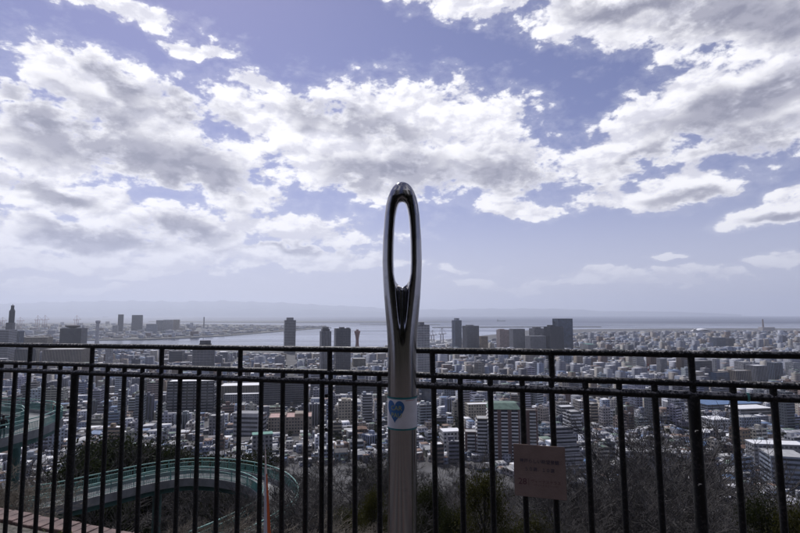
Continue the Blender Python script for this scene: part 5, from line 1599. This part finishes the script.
# ------------------------------------------------------------------ needle sculpture
NY = 1.8
NX = (402.2 - 400) / FPX * NY * 1.0
PXM = NY / FPX
rows_ = np.arange(170, 470, 1.0); zrow = np.array([at(402, r_, NY).z for r_ in rows_])
def row_of(z): return np.interp(z, zrow[::-1], rows_[::-1])
def z_of(r_): return float(np.interp(r_, rows_, zrow))
vx = .0026
gx = np.arange(-.082, .083, vx); gy = np.arange(-.058, .059, vx); gz = np.arange(z_of(414), z_of(179), vx)
X, Yg, Z = np.meshgrid(gx / PXM, gy / PXM, gz, indexing='ij')
Rw = row_of(Z)
prof = np.array([(178, .2, .2), (181.6, .6, .6), (182.6, 3.6, 3.2), (184, 6.4, 5.2), (187, 9.4, 7.0), (191, 11.9, 8.4), (197, 14.4, 9.4), (205, 16.4, 10.0), (216, 17.8, 10.4), (240, 19.4, 10.8), (262, 19.9, 10.9), (280, 19.2, 11.2), (296, 18.2, 11.8), (312, 16.8, 12.6), (328, 15.4, 13.4), (345, 14.4, 14.0), (360, 14.1, 14.1), (420, 14.1, 14.1)])
A_ = np.interp(Rw, prof[:, 0], prof[:, 1]); B_ = np.interp(Rw, prof[:, 0], prof[:, 2])
rr_ = np.sqrt((X / A_) ** 2 + (Yg / B_) ** 2)
gr = np.sqrt((X / A_ ** 2) ** 2 + (Yg / B_ ** 2) ** 2) + 1e-6
d1 = rr_ * (rr_ - 1) / gr
d1 = np.where(rr_ < .2, -np.minimum(A_, B_) * .8, d1)
d1 = np.maximum(d1, 181.8 - Rw)
HT = np.array([(170, -30.5), (200.5, 0), (202, 2.6), (205, 4.3), (210, 5.8), (218, 7.2), (230, 8.2), (245, 8.8), (262, 9.0), (274, 8.5), (281, 7.2), (284.5, 5), (286.5, 0), (420, -133)], float)
hwid = np.interp(Rw, HT[:, 0], HT[:, 1]); slope = np.interp(Rw, (HT[1:, 0] + HT[:-1, 0]) / 2, np.diff(HT[:, 1]) / np.diff(HT[:, 0]))
dh = (np.abs(X) - hwid) / np.sqrt(1 + slope ** 2) - .014 * Yg ** 2 + .5
def smax(a, b, k):
    h = np.clip(.5 + .5 * (a - b) / k, 0, 1); return b + (a - b) * h + k * h * (1 - h)
body = smax(d1, -dh, 2.2)
for sg in (-1, 1):
    t_ = np.clip((Rw - 285) / (352 - 285), 0, 1)
    yc = sg * (9.5 + t_ * 9.5); rad = 6.4 - 4.4 * t_
    yr = np.clip(Rw, 285, 352)
    dg_ = np.sqrt(X ** 2 + ((Yg - yc) * .72) ** 2 + ((Rw - yr) * .8) ** 2) - rad
    body = smax(body, -dg_, 2.4)

def surface_nets(G, gx, gy, gz):
    S = G < 0
    nx, ny, nz = G.shape
    c = np.zeros((nx - 1, ny - 1, nz - 1), int)
    for i in (0, 1):
        for j in (0, 1):
            for k in (0, 1): c += S[i:nx - 1 + i, j:ny - 1 + j, k:nz - 1 + k]
    act = (c > 0) & (c < 8)
    idx = -np.ones(act.shape, int); I, J, K = np.nonzero(act); idx[I, J, K] = np.arange(len(I))
    acc = np.zeros((len(I), 3)); cnt = np.zeros(len(I))
    corners = [(i, j, k) for i in (0, 1) for j in (0, 1) for k in (0, 1)]
    for a in corners:
        for ax in range(3):
            if a[ax] == 1: continue
            b2 = list(a); b2[ax] = 1
            va = G[I + a[0], J + a[1], K + a[2]]; vb = G[I + b2[0], J + b2[1], K + b2[2]]
            cr_ = (va < 0) != (vb < 0)
            t = np.where(cr_, va / np.where(va == vb, 1, va - vb), 0)
            p = np.array(a, float)[None] + np.zeros((len(I), 3)); p[:, ax] += t
            acc[cr_] += p[cr_]; cnt[cr_] += 1
    p = acc / cnt[:, None] + np.stack([I, J, K], -1)
    V = np.stack([gx[0] + p[:, 0] * (gx[1] - gx[0]), gy[0] + p[:, 1] * (gy[1] - gy[0]), gz[0] + p[:, 2] * (gz[1] - gz[0])], -1)
    Qs = []
    for ax in range(3):
        o1, o2 = [(1, 2), (2, 0), (0, 1)][ax]
        sl = [slice(None)] * 3; sl2 = [slice(None)] * 3
        sl[ax] = slice(0, -1); sl2[ax] = slice(1, None)
        e_ = S[tuple(sl)] != S[tuple(sl2)]
        E_ = np.stack(np.nonzero(e_), -1); flip = S[tuple(sl)][tuple(E_.T)]
        ok = (E_[:, o1] > 0) & (E_[:, o2] > 0) & (E_[:, o1] < G.shape[o1] - 1) & (E_[:, o2] < G.shape[o2] - 1)
        E_, flip = E_[ok], flip[ok]
        def cell(d1_, d2_):
            q = E_.copy(); q[:, o1] -= d1_; q[:, o2] -= d2_; return idx[q[:, 0], q[:, 1], q[:, 2]]
        q = np.stack([cell(1, 1), cell(0, 1), cell(0, 0), cell(1, 0)], -1)
        q[~flip] = q[~flip][:, ::-1]
        Qs.append(q)
    return V, np.concatenate(Qs)
V, Q = surface_nets(body, gx, gy, gz)
# a little smoothing of the lattice steps
for it in range(4):
    acc = np.zeros_like(V); cnt = np.zeros(len(V))
    for a, c in ((0, 1), (1, 2), (2, 3), (3, 0)):
        np.add.at(acc, Q[:, a], V[Q[:, c]]); np.add.at(cnt, Q[:, a], 1); np.add.at(acc, Q[:, c], V[Q[:, a]]); np.add.at(cnt, Q[:, c], 1)
    V = V * .5 + acc / np.maximum(cnt, 1)[:, None] * .5
V[:, 0] += NX; V[:, 1] += NY
m_steel = bpy.data.materials.new('stainless_steel'); m_steel.use_nodes = True
T, b = nodes_of(m_steel)
t = T.new('ShaderNodeTexCoord'); mp = T.new('ShaderNodeMapping'); T.l.new(t.outputs['Object'], mp.inputs['Vector']); mp.inputs['Scale'].default_value = (1, 1, .02)
br = T.noise(mp.outputs[0], 260, 4, .6)
sp_ = T.noise(t.outputs['Object'], 45, 6, .7)
T.put(b.inputs['Base Color'], T.mix(T.smooth(sp_, .5, .72), (.37, .36, .365, 1), (.32, .313, .315, 1)))
b.inputs['Metallic'].default_value = 1.0
T.put(b.inputs['Roughness'], T.math('ADD', T.smooth(br, .3, .7, .12, .2), T.smooth(sp_, .5, .75, 0, .04)))
bp = T.new('ShaderNodeBump'); bp.inputs['Strength'].default_value = .015; bp.inputs['Distance'].default_value = .001
T.l.new(br, bp.inputs['Height']); T.l.new(bp.outputs[0], b.inputs['Normal'])
needle = empty('needle_sculpture', (NX, NY, 0), 'tall polished steel needle sculpture with open eye standing in front of the railing', 'sculpture')
V[:, 0] -= NX; V[:, 1] -= NY
new_obj('needle_eye', np_mesh('needle_eye', V, Q, m_steel, True), needle)
RS = 14.1 * PXM
zc_ = z_of(413)
MB().tube([(0, 0, 0), (0, 0, .4), (0, 0, .8), (0, 0, zc_)], RS, 64, caps=False).build('shaft', m_steel, needle)
MB().tube([(0, 0, 0), (0, 0, .012), (0, 0, .02)], [.11, .11, .10], 40).build('base_plate', m_steel, needle)
# sticker band
def band(z0, z1, r_, mat, name, parent):
    n = 72; vs = []
    for z in (z0, z1):
        for k in range(n): vs.append((r_ * math.cos(2 * math.pi * k / n), r_ * math.sin(2 * math.pi * k / n), z))
    return MB().add(vs, [(k, (k + 1) % n, n + (k + 1) % n, n + k) for k in range(n)], True).build(name, mat, parent)
zt_, zb_ = z_of(395.6), z_of(427.0)
stick = band(zb_, zt_, RS + .0012, material('sticker_white', (.78, .77, .80), .45, var=.04, scale=30), 'sticker', needle)
teal_s = material('sticker_teal', (.03, .21, .22), .45, var=.1)
band(zt_ - .0052, zt_ + .001, RS + .0017, teal_s, 'sticker_edge', stick); band(zb_ - .001, zb_ + .0045, RS + .0017, teal_s, 'sticker_edge', stick)
m_heart = material('sticker_blue', (.05, .17, .42), .45, var=.08, scale=40)
def wrap(u, z, r_, th0):       # u metres along the skin to the right, as seen from the front
    th = -math.pi / 2 + th0 + u / r_
    return (r_ * math.cos(th), r_ * math.sin(th), z)
TH = -.52; zh = z_of(409.6)
ht_ = []
for k in range(60):
    a = 2 * math.pi * k / 60; ht_.append((16 * math.sin(a) ** 3, 13 * math.cos(a) - 5 * math.cos(2 * a) - 2 * math.cos(3 * a) - math.cos(4 * a)))
vs = [wrap(0, zh, RS + .0019, TH)]; fs = []
for j, f_ in enumerate((.33, .66, 1.0)):
    for (x_, y_) in ht_: vs.append(wrap(x_ * f_ * .00215, zh + (y_ + 2.5) * f_ * .0026, RS + .0019, TH))
for k in range(60): fs.append((0, 1 + k, 1 + (k + 1) % 60))
for j in range(2):
    for k in range(60): fs.append((1 + j * 60 + k, 1 + (j + 1) * 60 + k, 1 + (j + 1) * 60 + (k + 1) % 60, 1 + j * 60 + (k + 1) % 60))
MB().add(vs, [tuple(reversed(f_)) for f_ in fs], True).build('heart_print', m_heart, stick)
m_yel = material('sticker_yellow', (.50, .52, .16), .5, var=.05)
def wrap_text(body_, size, zc, th0, mat, r_=RS + .0023):
    me = text_mesh(body_, size, mat)
    for v in me.vertices:
        v.co = Vector(wrap(v.co.x, zc + v.co.y, r_, th0))
    new_obj('lettering', me, stick)
wrap_text('CAR', .0215, z_of(405.8), TH + .10, m_yel); wrap_text('PAU', .0215, z_of(412.8), TH + .10, m_yel)
n = 24; vs = []
for z in (zt_ - .010, zt_ - .0085):
    for k in range(n): vs.append(wrap((k / (n - 1) - .5) * .042, z, RS + .0017, .62))
MB().add(vs, [(k, k + 1, n + k + 1, n + k) for k in range(n - 1)]).build('red_line', material('sticker_red', (.45, .12, .12), .5), stick)

# ------------------------------------------------------------------ slender orange and steel spike
SY = 2.12
tip = at(265.2, 441, SY); low_ = at(267.2, 533, SY)
grow_ = (low_.z - tip.z)
k_ = tip.z / (tip.z - low_.z)
halfw = 3.5 / FPX * SY * k_
basep = tip + (low_ - tip) * k_
spike = empty('spike_marker', (basep.x, SY, 0), 'thin pointed marker with orange red and grey faces standing at the railing', 'marker')
hw_, tz = halfw, tip.z; tx = tip.x - basep.x
m_org = material('spike_orange', (.78, .17, .05), .45, color2=(.66, .13, .04), scale=6); m_pnk = material('spike_pink', (.92, .74, .69), .45, var=.05); m_gry = material('spike_grey', (.66, .65, .70), .4, var=.06)
def lev(f): return [(-hw_ * f + tx * (1 - f), 0, tz * (1 - f)), (hw_ * .25 * f + tx * (1 - f), -hw_ * .8 * f, tz * (1 - f)), (hw_ * f + tx * (1 - f), hw_ * .1 * f, tz * (1 - f)), (0 + tx * (1 - f), hw_ * .8 * f, tz * (1 - f))]
fb = .36 / k_
lo_, mi, hi_ = lev(1.0), lev(fb), lev(.012)
def face_pair(a, c, i, j): return [a[i], a[j], c[j], c[i]]
MB().add(face_pair(lo_, mi, 0, 1), [(0, 1, 2, 3)]).add(face_pair(lo_, mi, 3, 0), [(0, 1, 2, 3)]).build('grey_face', m_gry, spike)
MB().add(face_pair(lo_, mi, 1, 2), [(0, 1, 2, 3)]).add(face_pair(lo_, mi, 2, 3), [(0, 1, 2, 3)]).build('orange_face', m_org, spike)
m = MB()
for i in range(4): m.add(face_pair(mi, hi_, i, (i + 1) % 4), [(0, 1, 2, 3)])
m.add(hi_, [(0, 1, 2, 3)]); m.build('pink_tip', m_pnk, spike)
MB().box(-hw_ * 2, hw_ * 2, -hw_ * 2, hw_ * 2, 0, .01).build('foot_plate', m_gry, spike)

# ------------------------------------------------------------------ haze over land and sea
m_haze = bpy.data.materials.new('haze_air'); m_haze.use_nodes = True
T = NT(m_haze.node_tree); T.n.clear()
ou = T.new('ShaderNodeOutputMaterial'); pv = T.new('ShaderNodeVolumePrincipled')
pv.inputs['Color'].default_value = (.84, .89, 1.0, 1)
pv.inputs['Density'].default_value = 4.4e-5
pv.inputs['Anisotropy'].default_value = 0.4
T.l.new(pv.outputs[0], ou.inputs['Volume'])
m_haze.cycles.homogeneous_volume = True
haze = MB().box(-49000, 49000, -49000, 49000, SEA - 6, 1400).build('haze', m_haze, kind='stuff')
tag(haze, 'pale lilac haze filling the air over the city and the bay', 'haze')
print('objects', len(bpy.data.objects))
